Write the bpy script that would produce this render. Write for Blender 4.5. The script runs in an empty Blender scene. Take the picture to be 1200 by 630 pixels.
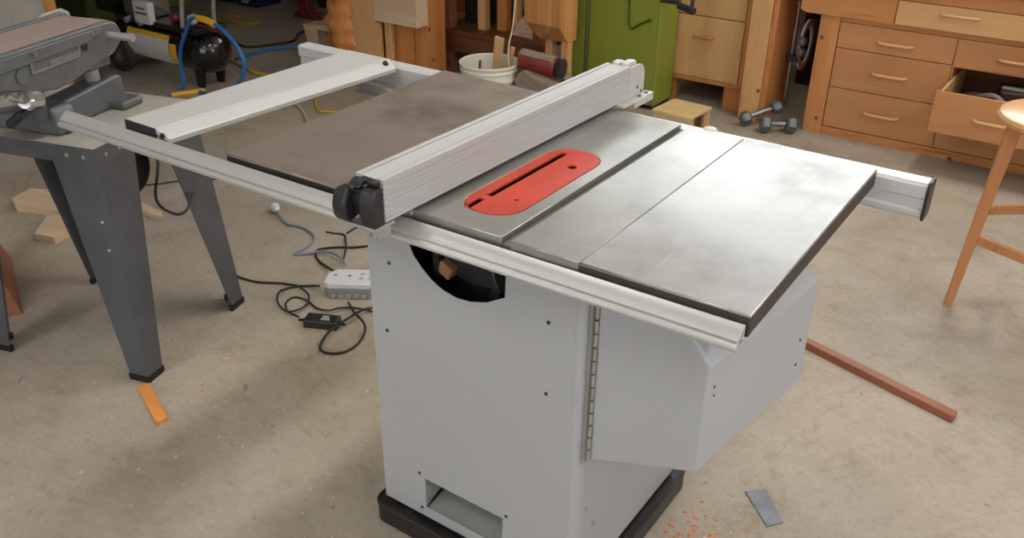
import bpy, bmesh, math, random
from mathutils import Vector, Matrix, noise
random.seed(7)
sc = bpy.context.scene
col = sc.collection
R = math.radians

# ---------------------------------------------------------------- materials
def newmat(name):
    m = bpy.data.materials.new(name); m.use_nodes = True
    nt = m.node_tree; b = nt.nodes['Principled BSDF']
    return m, nt, b

def srgb(r, g, b):
    f = lambda c: (c/255/12.92) if c/255 <= .04045 else ((c/255+.055)/1.055)**2.4
    return (f(r), f(g), f(b), 1)

def N(nt, t, **kw):
    n = nt.nodes.new(t)
    for k, v in kw.items(): setattr(n, k, v)
    return n

def coords(nt, scale=(1,1,1), rot=(0,0,0)):
    tc = N(nt, 'ShaderNodeTexCoord'); mp = N(nt, 'ShaderNodeMapping')
    mp.inputs['Scale'].default_value = scale; mp.inputs['Rotation'].default_value = rot
    nt.links.new(tc.outputs['Object'], mp.inputs['Vector']); return mp.outputs['Vector']

def noise_ramp(nt, vec, scale, cols, detail=5, rough=.6, lo=.3, hi=.7):
    n = N(nt, 'ShaderNodeTexNoise'); n.inputs['Scale'].default_value = scale
    n.inputs['Detail'].default_value = detail; n.inputs['Roughness'].default_value = rough
    nt.links.new(vec, n.inputs['Vector'])
    r = N(nt, 'ShaderNodeValToRGB'); e = r.color_ramp.elements
    e[0].position = lo; e[0].color = cols[0]; e[1].position = hi; e[1].color = cols[-1]
    for i, c in enumerate(cols[1:-1]):
        x = e.new(lo+(hi-lo)*(i+1)/(len(cols)-1)); x.color = c
    nt.links.new(n.outputs['Fac'], r.inputs['Fac'])
    return n.outputs['Fac'], r.outputs['Color']

def mix(nt, a, b, fac=.5, mode='MIX'):
    m = N(nt, 'ShaderNodeMix', data_type='RGBA', blend_type=mode)
    if isinstance(fac, (int, float)): m.inputs[0].default_value = fac
    else: nt.links.new(fac, m.inputs[0])
    for k, v in ((6, a), (7, b)):
        if isinstance(v, tuple): m.inputs[k].default_value = v
        else: nt.links.new(v, m.inputs[k])
    return m.outputs[2]

def plain(name, c, rough=.5, metal=0., var=.12, scale=12, bump=0., stretch=(1,1,1), spec=.5, rvar=.0, coat=0.):
    m, nt, b = newmat(name)
    vec = coords(nt, stretch)
    d = tuple(x*(1-var) for x in c[:3])+(1,); l = tuple(min(1, x*(1+var)) for x in c[:3])+(1,)
    f, cc = noise_ramp(nt, vec, scale, [d, l])
    nt.links.new(cc, b.inputs['Base Color'])
    b.inputs['Roughness'].default_value = rough; b.inputs['Metallic'].default_value = metal
    b.inputs['Specular IOR Level'].default_value = spec
    if coat: b.inputs['Coat Weight'].default_value = coat; b.inputs['Coat Roughness'].default_value = .1
    if rvar:
        mr = N(nt, 'ShaderNodeMapRange'); mr.inputs['To Min'].default_value = rough-rvar; mr.inputs['To Max'].default_value = rough+rvar
        mr.inputs['From Min'].default_value = .3; mr.inputs['From Max'].default_value = .7
        nt.links.new(f, mr.inputs['Value']); nt.links.new(mr.outputs[0], b.inputs['Roughness'])
    if bump:
        bp = N(nt, 'ShaderNodeBump'); bp.inputs['Strength'].default_value = bump; bp.inputs['Distance'].default_value = .002
        nt.links.new(f, bp.inputs['Height']); nt.links.new(bp.outputs[0], b.inputs['Normal'])
    return m

def wood(name, base, dark, axis='x', rough=.42, knots=False, scale=1.0, contrast=1.0, coat=0.0):
    m, nt, b = newmat(name)
    s = {'x': (1.2, 14, 14), 'y': (14, 1.2, 14), 'z': (14, 14, 1.2)}[axis]
    vec = coords(nt, tuple(v*scale for v in s))
    f1, c1 = noise_ramp(nt, vec, 2.2, [dark, base, base, tuple(min(1, v*1.12) for v in base[:3])+(1,)], 6, .62, .5-.22/contrast, .5+.18/contrast)
    v2 = coords(nt, tuple(v*scale*.35 for v in s))
    f2, c2 = noise_ramp(nt, v2, 1.6, [(.80, .76, .72, 1), (1, 1, 1, 1)], 3, .5)
    c = mix(nt, c1, c2, .8, 'MULTIPLY')
    if knots:
        v3 = coords(nt, (1, 1, 1))
        vo = N(nt, 'ShaderNodeTexVoronoi'); vo.inputs['Scale'].default_value = 6.5; nt.links.new(v3, vo.inputs['Vector'])
        r = N(nt, 'ShaderNodeValToRGB'); e = r.color_ramp.elements
        e[0].position = .06; e[0].color = (1, 1, 1, 1); e[1].position = .1; e[1].color = (0, 0, 0, 1)
        nt.links.new(vo.outputs['Distance'], r.inputs['Fac'])
        c = mix(nt, c, tuple(v*.35 for v in dark[:3])+(1,), r.outputs['Color'])
    nt.links.new(c, b.inputs['Base Color'])
    b.inputs['Roughness'].default_value = rough
    b.inputs['Specular IOR Level'].default_value = .4
    if coat: b.inputs['Coat Weight'].default_value = coat; b.inputs['Coat Roughness'].default_value = .15
    bp = N(nt, 'ShaderNodeBump'); bp.inputs['Strength'].default_value = .12; bp.inputs['Distance'].default_value = .001
    nt.links.new(f1, bp.inputs['Height']); nt.links.new(bp.outputs[0], b.inputs['Normal'])
    return m

def concrete():
    m, nt, b = newmat('concrete_floor')
    v = coords(nt)
    f1, c1 = noise_ramp(nt, v, .9, [srgb(158,146,131), srgb(176,165,151), srgb(188,179,167)], 7, .62, .36, .64)
    f2, c2 = noise_ramp(nt, v, 5.5, [(.66,.62,.56,1), (.93,.92,.90,1), (1,1,1,1)], 9, .7, .3, .62)
    c = mix(nt, c1, c2, .75, 'MULTIPLY')
    f3, c3 = noise_ramp(nt, v, 45, [(.80,.77,.72,1), (1,1,1,1)], 6, .75, .36, .5)
    c = mix(nt, c, c3, .65, 'MULTIPLY')
    # olive / ochre wash across the shop floor
    f5, c5 = noise_ramp(nt, coords(nt, (.7,.7,1)), 1.3, [(0,0,0,1), (1,1,1,1)], 4, .5, .47, .66)
    c = mix(nt, c, mix(nt, c, (.90,.85,.72,1), .85, 'MULTIPLY'), c5)
    # dark spots of old glue and pits
    vo = N(nt, 'ShaderNodeTexVoronoi'); vo.inputs['Scale'].default_value = 9; vo.inputs['Randomness'].default_value = 1
    nv = N(nt, 'ShaderNodeTexNoise'); nv.inputs['Scale'].default_value = 14; nt.links.new(v, nv.inputs['Vector'])
    dv = N(nt, 'ShaderNodeMix', data_type='RGBA', blend_type='LINEAR_LIGHT'); dv.inputs[0].default_value = .06
    nt.links.new(v, dv.inputs[6]); nt.links.new(nv.outputs['Color'], dv.inputs[7]); nt.links.new(dv.outputs[2], vo.inputs['Vector'])
    r = N(nt, 'ShaderNodeValToRGB'); e = r.color_ramp.elements
    e[0].position = .035; e[0].color = (1,1,1,1); e[1].position = .07; e[1].color = (0,0,0,1)
    nt.links.new(vo.outputs['Distance'], r.inputs['Fac'])
    c = mix(nt, c, srgb(104,92,80), mix(nt, (0,0,0,1), r.outputs['Color'], .55))
    # hairline cracks
    cr = N(nt, 'ShaderNodeTexVoronoi', feature='DISTANCE_TO_EDGE'); cr.inputs['Scale'].default_value = .5
    d2 = N(nt, 'ShaderNodeMix', data_type='RGBA', blend_type='LINEAR_LIGHT'); d2.inputs[0].default_value = .22
    n2 = N(nt, 'ShaderNodeTexNoise'); n2.inputs['Scale'].default_value = 3.5; n2.inputs['Detail'].default_value = 8
    nt.links.new(v, n2.inputs['Vector']); nt.links.new(v, d2.inputs[6]); nt.links.new(n2.outputs['Color'], d2.inputs[7])
    nt.links.new(d2.outputs[2], cr.inputs['Vector'])
    r2 = N(nt, 'ShaderNodeValToRGB'); e = r2.color_ramp.elements
    e[0].position = .0; e[0].color = (1,1,1,1); e[1].position = .0012; e[1].color = (0,0,0,1)
    nt.links.new(cr.outputs['Distance'], r2.inputs['Fac'])
    c = mix(nt, c, srgb(120,106,92), mix(nt, (0,0,0,1), r2.outputs['Color'], .22))
    nt.links.new(c, b.inputs['Base Color'])
    b.inputs['Roughness'].default_value = .62; b.inputs['Specular IOR Level'].default_value = .3
    bp = N(nt, 'ShaderNodeBump'); bp.inputs['Strength'].default_value = .25; bp.inputs['Distance'].default_value = .003
    nt.links.new(f3, bp.inputs['Height']); nt.links.new(bp.outputs[0], b.inputs['Normal'])
    return m

def cast_iron(name, base, tint, rough=.3, scratch=.5, metal=.85):
    """ground cast iron with stains and scratches"""
    m, nt, b = newmat(name)
    v = coords(nt)
    f1, c1 = noise_ramp(nt, v, 3.2, [tint, base, tuple(min(1, x*1.12) for x in base[:3])+(1,)], 7, .6, .34, .66)
    vs = coords(nt, (9, 1.1, 1), (0, 0, R(14)))
    f2, c2 = noise_ramp(nt, vs, 3.5, [(.84,.84,.84,1), (1,1,1,1), (1.0,1.0,1.0,1)], 8, .7, .3, .6)
    c = mix(nt, c1, c2, .6, 'MULTIPLY')
    vs2 = coords(nt, (26, .8, 1), (0, 0, R(-9)))
    f3, c3 = noise_ramp(nt, vs2, 1.6, [(0,0,0,1), (1,1,1,1)], 4, .6, .66, .74)
    c = mix(nt, c, tuple(min(1, x*1.5) for x in base[:3])+(1,), mix(nt, (0,0,0,1), c3, scratch))
    nt.links.new(c, b.inputs['Base Color'])
    b.inputs['Metallic'].default_value = metal
    mr = N(nt, 'ShaderNodeMapRange'); mr.inputs['From Min'].default_value = .3; mr.inputs['From Max'].default_value = .7
    mr.inputs['To Min'].default_value = rough+.12; mr.inputs['To Max'].default_value = rough-.06
    nt.links.new(f1, mr.inputs['Value']); nt.links.new(mr.outputs[0], b.inputs['Roughness'])
    bp = N(nt, 'ShaderNodeBump'); bp.inputs['Strength'].default_value = .06; bp.inputs['Distance'].default_value = .001
    nt.links.new(f2, bp.inputs['Height']); nt.links.new(bp.outputs[0], b.inputs['Normal'])
    return m

def maple_laminated():
    m, nt, b = newmat('laminated_maple')
    v = coords(nt, (1, 1, 1))
    br = N(nt, 'ShaderNodeTexBrick'); br.offset = .5
    br.inputs['Scale'].default_value = 1; br.inputs['Mortar Size'].default_value = .0008
    br.inputs['Brick Width'].default_value = .42; br.inputs['Row Height'].default_value = .032
    br.inputs['Color1'].default_value = srgb(226,168,104); br.inputs['Color2'].default_value = srgb(198,132,74); br.inputs['Mortar'].default_value = srgb(150,90,50)
    mp = N(nt, 'ShaderNodeMapping'); mp.inputs['Rotation'].default_value = (0, R(90), R(0))
    nt.links.new(v, mp.inputs['Vector']); 
    cx = N(nt, 'ShaderNodeSeparateXYZ'); nt.links.new(v, cx.inputs[0])
    ad = N(nt, 'ShaderNodeMath', operation='ADD'); nt.links.new(cx.outputs[0], ad.inputs[0]); nt.links.new(cx.outputs[1], ad.inputs[1])
    cb = N(nt, 'ShaderNodeCombineXYZ'); nt.links.new(cx.outputs[2], cb.inputs[0]); nt.links.new(ad.outputs[0], cb.inputs[1])
    nt.links.new(cb.outputs[0], br.inputs['Vector'])
    f, c2 = noise_ramp(nt, coords(nt, (30, 30, 2)), 2, [(.85,.8,.75,1), (1,1,1,1)])
    nt.links.new(mix(nt, br.outputs['Color'], c2, .6, 'MULTIPLY'), b.inputs['Base Color'])
    b.inputs['Roughness'].default_value = .4
    return m

M = {}
M['concrete'] = concrete()
M['wall'] = plain('wall_paint', srgb(196,186,170), .8, var=.05, scale=3)
M['wall_dark'] = plain('old_plywood_wall', srgb(96,78,62), .8, var=.2, scale=3, stretch=(1,1,4))
M['ceiling'] = plain('ceiling_paint', srgb(190,184,174), .85, var=.04, scale=2)
M['grey_paint'] = plain('grey_powder_coat', srgb(177,178,181), .42, var=.025, scale=3, rvar=.04)
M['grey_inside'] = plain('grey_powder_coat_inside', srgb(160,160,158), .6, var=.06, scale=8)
M['alu'] = plain('brushed_aluminium', srgb(190,189,185), .48, .5, var=.05, scale=6, stretch=(.6,20,20))
M['alu_y'] = plain('extruded_aluminium', srgb(198,198,196), .5, .3, var=.015, scale=6, stretch=(4,.6,4))
M['alu_dull'] = plain('oxidised_aluminium', srgb(182,181,176), .42, .6, var=.07, scale=8)
M['rear_alu'] = plain('clear_anodised_aluminium', srgb(212,212,211), .42, .35, var=.05, scale=8, stretch=(.6,20,20))
M['white_metal'] = plain('pale_grey_enamel', srgb(206,205,202), .38, .2, var=.03, scale=5)
M['core_iron'] = cast_iron('ground_cast_iron_core', srgb(176,174,168), srgb(148,145,136), .30, .45)
M['right_iron'] = cast_iron('ground_cast_iron_wing', srgb(184,182,178), srgb(160,156,150), .30, .55)
M['left_iron'] = cast_iron('patinated_cast_iron_wing', srgb(172,158,146), srgb(124,110,98), .34, .6, .65)
M['slot_iron'] = plain('darker_slot_iron', srgb(104,100,95), .5, .4, var=.15, scale=20)  # darker iron tone for the miter slot floor
M['iron_edge'] = plain('dark_cast_edge', srgb(72,64,58), .6, .3, var=.15, scale=20)
M['black_edge'] = plain('black_casting', srgb(34,31,30), .55, .1, var=.15, scale=20)
M['black_plastic'] = plain('black_plastic', srgb(42,40,42), .42, var=.1, scale=30)
M['black_paint'] = plain('black_paint', srgb(30,28,28), .35, var=.2, scale=14)
M['black_gloss'] = plain('black_gloss_tank', srgb(18,18,19), .16, var=.1, scale=6, coat=.6)
M['black_chipped'] = None
M['dark'] = plain('dark_steel', srgb(46,44,44), .6, .3, var=.3, scale=20)  # dark steel tone for trunnion, bolts and clamp jaws
M['red_plate'] = plain('worn_red_enamel', srgb(192,60,36), .42, var=.18, scale=9, rvar=.08)
M['red_dark'] = plain('dark_red_enamel', srgb(122,42,34), .4, var=.15, scale=9)
M['rubber'] = plain('black_rubber', srgb(28,27,27), .7, var=.15, scale=30)
M['chrome'] = plain('chrome', srgb(210,210,210), .15, 1.0, var=.05)
M['steel'] = plain('plain_steel', srgb(150,150,148), .38, .85, var=.12, scale=15)
M['sander_grey'] = plain('hammered_grey_paint', srgb(106,108,111), .38, .25, var=.12, scale=25, bump=.15)
M['stand_grey'] = plain('dark_grey_sheet_steel', srgb(98,101,107), .36, .35, var=.15, scale=7, rvar=.07)
M['dusty_grey'] = plain('dusty_grey_paint', srgb(172,166,156), .6, .05, var=.1, scale=12)
M['belt'] = plain('abrasive_belt', srgb(150,131,122), .85, var=.07, scale=60, bump=.2)
M['brass'] = plain('plate_grey', srgb(132,134,136), .4, .4, var=.1, scale=20)
M['bench'] = wood('orange_fir', srgb(212,146,90), srgb(176,106,56), 'x', knots=True)
M['bench_z'] = wood('orange_fir_upright', srgb(216,150,94), srgb(180,110,60), 'z', knots=True)
M['drawer'] = wood('drawer_birch', srgb(208,150,100), srgb(190,128,78), 'x', contrast=.7)
M['drawer_pale'] = wood('pale_maple_front', srgb(224,176,122), srgb(206,152,98), 'x', contrast=.7)
M['cab_face'] = wood('tan_plywood_face', srgb(216,172,118), srgb(200,150,98), 'z', contrast=.6)
M['cab_side'] = wood('orange_plywood_side', srgb(202,138,82), srgb(170,104,56), 'z', knots=True)
M['handle_wood'] = wood('pale_wood_pull', srgb(224,174,124), srgb(198,146,98), 'x', contrast=.6)
M['crate_pale'] = wood('pale_box_wood', srgb(244,214,160), srgb(226,188,130), 'x', contrast=.6)
M['pine'] = wood('pine_board', srgb(226,178,124), srgb(196,138,84), 'z', knots=True)
M['pine_x'] = wood('pine_offcut', srgb(222,196,164), srgb(196,164,130), 'x')
M['orange_wood'] = wood('orange_timber', srgb(212,142,84), srgb(176,102,54), 'z', knots=True)
M['burl'] = wood('burl_slab', srgb(224,152,90), srgb(158,88,46), 'z', scale=.5, contrast=1.6)
M['brown_wood'] = wood('dark_brown_table_wood', srgb(116,74,48), srgb(78,46,30), 'x')
M['brown_dark'] = wood('very_dark_wood', srgb(72,48,34), srgb(44,28,20), 'x')
M['redwood'] = wood('reddish_hardwood', srgb(152,94,70), srgb(112,66,48), 'x', scale=1.6)
M['stool_wood'] = wood('oiled_beech', srgb(214,150,100), srgb(186,118,70), 'z', rough=.32, coat=.25)
M['seat_wood'] = wood('oiled_beech_seat', srgb(224,170,116), srgb(200,136,84), 'x', rough=.25, coat=.4)
M['shim'] = wood('orange_shim', srgb(232,156,84), srgb(200,116,56), 'x')
M['green'] = plain('olive_green_enamel', srgb(142,152,58), .38, var=.06, scale=2.5, rvar=.05)
M['green_dark'] = plain('dark_green_enamel', srgb(70,86,26), .4, var=.12, scale=3)
M['maple'] = maple_laminated()
M['bucket'] = plain('white_plastic', srgb(228,222,210), .4, var=.03, scale=6)
M['label'] = plain('paper_label', srgb(206,200,196), .6, var=.06, scale=40, stretch=(1,1,12))
M['yellow'] = plain('yellow_plastic', srgb(226,176,44), .4, var=.06)
M['blue_hose'] = plain('blue_hose', srgb(44,108,176), .35, var=.06)
M['blue_dark'] = plain('dark_blue_plastic', srgb(30,44,84), .45, var=.15)
M['yellow_hose'] = plain('yellow_cord', srgb(204,168,50), .5, var=.1)
M['cord_black'] = plain('black_cord', srgb(36,34,34), .5, var=.1)
M['cord_grey'] = plain('grey_blue_cable', srgb(126,134,142), .45, var=.08)
M['cord_beige'] = plain('beige_cord', srgb(206,186,156), .6, var=.05)
M['powerbox'] = plain('light_grey_plastic', srgb(216,216,216), .4, var=.03)
M['powerbox_side'] = plain('mid_grey_plastic', srgb(140,140,140), .45, var=.08, scale=20)
M['scrap_metal'] = plain('scuffed_zinc', srgb(120,124,128), .45, .5, var=.25, scale=16)
M['sawdust'] = plain('sawdust_crust', srgb(142,126,110), .95, var=.2, scale=40, bump=.6)
M['chips'] = plain('wood_chips', srgb(206,184,150), .8, var=.25, scale=30)
M['orange_chips'] = plain('orange_chips', srgb(226,128,70), .8, var=.2, scale=30)
M['ink'] = plain('dark_ink', srgb(40,40,44), .6, var=.05)
M['white_ink'] = plain('white_print', srgb(222,222,222), .6, var=.03)
M['screw'] = plain('zinc_screw', srgb(190,188,184), .3, .8, var=.1)
M['tan_part'] = plain('tan_dust_block', srgb(170,128,84), .7, var=.15)
M['belt_brown'] = plain('brown_rubber_tire', srgb(66,52,44), .7, var=.2, scale=12)
M['frame_white'] = plain('window_frame_paint', srgb(226,222,214), .5, var=.03)
def chipped():
    m, nt, b = newmat('chipped_black_paint')
    v = coords(nt)
    f, c = noise_ramp(nt, v, 22, [srgb(30,26,25), srgb(38,33,31), srgb(110,100,92)], 8, .7, .42, .78)
    nt.links.new(c, b.inputs['Base Color']); b.inputs['Roughness'].default_value = .36
    return m
M['black_chipped'] = chipped()
def glass():
    m, nt, b = newmat('window_glass')
    b.inputs['Transmission Weight'].default_value = 1; b.inputs['Roughness'].default_value = 0; b.inputs['IOR'].default_value = 1.01
    return m
M['glass'] = glass()
def emit(name, c, s):
    m, nt, b = newmat(name)
    b.inputs['Emission Color'].default_value = c; b.inputs['Emission Strength'].default_value = s
    b.inputs['Base Color'].default_value = (1,1,1,1)
    return m
M['tube'] = emit('fluorescent_tube', (1, .97, .9, 1), 6)

# ---------------------------------------------------------------- mesh helper
class MB:
    def __init__(s, frame=None):
        s.bm = bmesh.new(); s.F = frame or Matrix.Identity(4)
    def _add(s, verts, faces):
        vs = [s.bm.verts.new(s.F @ Vector(v)) for v in verts]
        for f in faces:
            try: s.bm.faces.new([vs[i] for i in f])
            except ValueError: pass
        return s
    def box(s, a, b, rot=None, piv=None):
        (x0,y0,z0), (x1,y1,z1) = a, b
        v = [(x,y,z) for x in (x0,x1) for y in (y0,y1) for z in (z0,z1)]
        if rot is not None:
            p = Vector(piv or ((x0+x1)/2,(y0+y1)/2,(z0+z1)/2)); v = [p+rot@(Vector(q)-p) for q in v]
        return s._add(v, [(0,1,3,2),(4,6,7,5),(0,4,5,1),(2,3,7,6),(0,2,6,4),(1,5,7,3)])
    def hexa(s, b4, t4):
        """eight corners: four below, four above, same order"""
        return s._add(list(b4)+list(t4), [(3,2,1,0),(4,5,6,7)]+[(i,(i+1)%4,4+(i+1)%4,4+i) for i in range(4)])
    def prism(s, pts, d, org=(0,0,0), ax=('x','z')):
        """2-D outline in the plane of ax, pushed by vector d"""
        A = {'x': Vector((1,0,0)), 'y': Vector((0,1,0)), 'z': Vector((0,0,1))}
        e0 = A[ax[0]] if isinstance(ax[0], str) else Vector(ax[0]); e1 = A[ax[1]] if isinstance(ax[1], str) else Vector(ax[1])
        o = Vector(org); d = Vector(d); n = len(pts)
        v = [o+e0*p[0]+e1*p[1] for p in pts]; v += [q+d for q in v]
        return s._add(v, [tuple(range(n)), tuple(range(2*n-1, n-1, -1))]+[(i, n+i, n+(i+1)%n, (i+1)%n) for i in range(n)])
    def plate(s, outer, holes, d, org=(0,0,0), ax=('x','y')):
        """flat plate with holes, thickness vector d"""
        A = {'x': Vector((1,0,0)), 'y': Vector((0,1,0)), 'z': Vector((0,0,1))}
        e0, e1 = A[ax[0]], A[ax[1]]; o = Vector(org); d = Vector(d)
        bm = bmesh.new(); edges = []
        for loop in [outer]+list(holes):
            vs = [bm.verts.new(o+e0*p[0]+e1*p[1]) for p in loop]
            edges += [bm.edges.new((vs[i], vs[(i+1)%len(vs)])) for i in range(len(vs))]
        bmesh.ops.triangle_fill(bm, use_beauty=True, edges=edges)
        r = bmesh.ops.extrude_face_region(bm, geom=bm.faces[:])
        bmesh.ops.translate(bm, vec=d, verts=[g for g in r['geom'] if isinstance(g, bmesh.types.BMVert)])
        bmesh.ops.dissolve_limit(bm, angle_limit=.01, verts=bm.verts[:], edges=bm.edges[:])
        bm.verts.index_update()
        s._add([v.co.copy() for v in bm.verts], [[v.index for v in f.verts] for f in bm.faces]); bm.free()
        return s
    def ring(s, c, ax, r, n, up=None):
        ax = Vector(ax).normalized(); u = Vector(up) if up else (Vector((0,0,1)) if abs(ax.z) < .9 else Vector((1,0,0)))
        a = ax.cross(u).normalized(); b = ax.cross(a).normalized()
        return [Vector(c)+a*math.cos(2*math.pi*i/n)*r+b*math.sin(2*math.pi*i/n)*r for i in range(n)]
    def lathe(s, p0, p1, prof, n=24, caps=True):
        """prof = [(t along p0-p1 in metres, radius)]"""
        p0, p1 = Vector(p0), Vector(p1); ax = (p1-p0).normalized(); v = []; f = []
        for t, r in prof: v += s.ring(p0+ax*t, ax, max(r, 1e-5), n)
        k = len(prof)
        for j in range(k-1): f += [(j*n+i, j*n+(i+1)%n, (j+1)*n+(i+1)%n, (j+1)*n+i) for i in range(n)]
        if caps: f += [tuple(range(n-1, -1, -1)), tuple(range((k-1)*n, k*n))]
        return s._add(v, f)
    def cyl(s, p0, p1, r, n=20, r2=None):
        L = (Vector(p1)-Vector(p0)).length
        return s.lathe(p0, p1, [(0, r), (L, r if r2 is None else r2)], n)
    def tube(s, pts, r, n=8, sub=6, closed=False):
        P = [Vector(p) for p in pts]; Q = []
        if len(P) > 2:
            m = len(P)
            for i in range(m if closed else m-1):
                g = (lambda k: P[k % m]) if closed else (lambda k: P[max(0, min(m-1, k))])
                a, b, c, d = g(i-1), g(i), g(i+1), g(i+2)
                for j in range(sub):
                    t = j/sub
                    Q.append(.5*((2*b)+(c-a)*t+(2*a-5*b+4*c-d)*t*t+(-a+3*b-3*c+d)*t**3))
            if not closed: Q.append(P[-1])
        else: Q = P
        v = []; f = []; k = len(Q); pn = None
        for i, q in enumerate(Q):
            t = (Q[(i+1) % k]-Q[i-1]) if closed else (Q[min(i+1, k-1)]-Q[max(i-1, 0)])
            if t.length < 1e-7: t = Vector((1,0,0))
            t.normalize()
            if pn is None:
                pn = t.cross(Vector((0,0,1)) if abs(t.z) < .9 else Vector((1,0,0))).normalized()
            pn = (pn-t*pn.dot(t)).normalized(); bn = t.cross(pn)
            rr = r[min(len(r)-1, int(i/(k-1)*(len(r)-1)+.5))] if isinstance(r, (list, tuple)) else r
            v += [q+pn*math.cos(2*math.pi*j/n)*rr+bn*math.sin(2*math.pi*j/n)*rr for j in range(n)]
        kk = k if closed else k-1
        for i in range(kk): f += [(i*n+j, i*n+(j+1)%n, ((i+1)%k)*n+(j+1)%n, ((i+1)%k)*n+j) for j in range(n)]
        if not closed: f += [tuple(range(n-1, -1, -1)), tuple(range((k-1)*n, k*n))]
        return s._add(v, f)
    def jitter(s, amp, scale, cuts=0, seed=0.):
        if cuts: bmesh.ops.subdivide_edges(s.bm, edges=s.bm.edges[:], cuts=cuts, use_grid_fill=True)
        for v in s.bm.verts:
            n = noise.noise_vector(v.co*scale+Vector((seed, seed*2, seed*3))); v.co += n*amp
        return s
    def warp(s, fn):
        for v in s.bm.verts: v.co = Vector(fn(v.co))
        return s
    def build(s, name, mat, parent=None, bevel=0., seg=2, smooth=32, origin=None):
        bmesh.ops.remove_doubles(s.bm, verts=s.bm.verts[:], dist=1e-6)
        bmesh.ops.recalc_face_normals(s.bm, faces=s.bm.faces[:])
        if parent is not None: W = worldm(parent)
        else:
            if origin is None:
                xs = [v.co for v in s.bm.verts]
                origin = (sum(v.x for v in xs)/len(xs), sum(v.y for v in xs)/len(xs), min(v.z for v in xs))
            W = Matrix.Translation(origin)
        s.bm.transform(W.inverted())
        ang = R(smooth)
        for f in s.bm.faces: f.smooth = True
        for e in s.bm.edges:
            if len(e.link_faces) == 2 and e.calc_face_angle(0) > ang: e.smooth = False
        me = bpy.data.meshes.new(name); s.bm.to_mesh(me); s.bm.free()
        me.materials.append(mat if not isinstance(mat, str) else M[mat])
        o = bpy.data.objects.new(name, me); col.objects.link(o)
        if parent is not None: o.parent = parent
        else: o.matrix_world = W
        if bevel:
            b = o.modifiers.new('edge', 'BEVEL'); b.width = bevel; b.segments = seg; b.limit_method = 'ANGLE'; b.angle_limit = R(40)
            b.harden_normals = False
        return o

def worldm(o):
    m = Matrix.LocRotScale(o.location, o.rotation_euler.to_quaternion(), o.scale) if o.rotation_mode != 'QUATERNION' else o.matrix_world
    return worldm(o.parent) @ m if o.parent else m

def tag(o, label=None, cat=None, group=None, kind=None):
    if label: o['label'] = label
    if cat: o['category'] = cat
    if group: o['group'] = group
    if kind: o['kind'] = kind
    return o
def thing(name, label, cat, loc=(0,0,0), rz=0., group=None):
    o = bpy.data.objects.new(name, None); col.objects.link(o)
    o.location = loc; o.rotation_euler = (0, 0, rz); o.empty_display_size = .1
    return tag(o, label, cat, group)
def struct(o): o['kind'] = 'structure'; return o
def copy_tree(o, parent=None):
    c = o.copy(); col.objects.link(c); c.parent = parent
    for ch in [q for q in bpy.data.objects if q.parent == o]: copy_tree(ch, c)
    return c
def lerp(a, b, t): return tuple(a[i]+(b[i]-a[i])*t for i in range(len(a)))
def arc(cx, cy, r, a0, a1, n, ry=None):
    return [(cx+r*math.cos(R(a0+(a1-a0)*i/n)), cy+(ry or r)*math.sin(R(a0+(a1-a0)*i/n))) for i in range(n+1)]

# ================================================================ the room
X0, X1, Y0, Y1, ZC = -6.2, 3.4, -3.6, 4.45, 3.0
struct(MB().box((X0,Y0,-.1), (X1,Y1,0)).build('floor', 'concrete', origin=(0,0,0)))
struct(MB().box((X0-.1,Y0-.1,ZC), (X1+.1,Y1+.1,ZC+.1)).build('ceiling', 'ceiling'))
struct(MB().box((X0-.12,Y0,0), (X0,Y1,ZC)).build('wall_left', 'wall_dark'))
# window openings
WB = (-2.55, .75, 1.65, 2.9)      # back wall window x0,x1,z0,z1
struct(MB().plate([(X0,0),(X1,0),(X1,ZC),(X0,ZC)], [[(WB[0],WB[2]),(WB[1],WB[2]),(WB[1],WB[3]),(WB[0],WB[3])]], (0,.12,0), (0,Y1,0), ('x','z')).build('wall_back', 'wall'))
WR = (-1.6, 1.6, .9, 2.6)
struct(MB().plate([(Y0,0),(Y1,0),(Y1,ZC),(Y0,ZC)], [[(WR[0],WR[2]),(WR[1],WR[2]),(WR[1],WR[3]),(WR[0],WR[3])]], (.12,0,0), (X1,0,0), ('y','z')).build('wall_right', 'wall'))
WF = (-2.6, 2.2, .8, 2.75)
struct(MB().plate([(X0,0),(X1,0),(X1,ZC),(X0,ZC)], [[(WF[0],WF[2]),(WF[1],WF[2]),(WF[1],WF[3]),(WF[0],WF[3])]], (0,-.12,0), (0,Y0,0), ('x','z')).build('wall_front', 'wall'))
def window(name, along, fixed, a0, a1, z0, z1, n):
    d = .05; f = MB()
    def bar(p0, p1, q0, q1):
        if along == 'x': f.box((p0, fixed-d/2, q0), (p1, fixed+d/2, q1))
        else: f.box((fixed-d/2, p0, q0), (fixed+d/2, p1, q1))
    t = .045
    bar(a0, a1, z0, z0+t); bar(a0, a1, z1-t, z1); bar(a0, a0+t, z0, z1); bar(a1-t, a1, z0, z1)
    for i in range(1, n):
        x = a0+(a1-a0)*i/n; bar(x-.02, x+.02, z0, z1)
    o = struct(f.build(name, 'frame_white'))
    g = MB()
    if along == 'x': g.box((a0+t, fixed-.003, z0+t), (a1-t, fixed+.003, z1-t))
    else: g.box((fixed-.003, a0+t, z0+t), (fixed+.003, a1-t, z1-t))
    gl = g.build('pane', 'glass', o)
window('window_1', 'x', Y1+.06, WB[0], WB[1], WB[2], WB[3], 4)
window('window_2', 'y', X1+.06, WR[0], WR[1], WR[2], WR[3], 3)
window('window_3', 'x', Y0-.06, WF[0], WF[1], WF[2], WF[3], 4)

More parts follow.
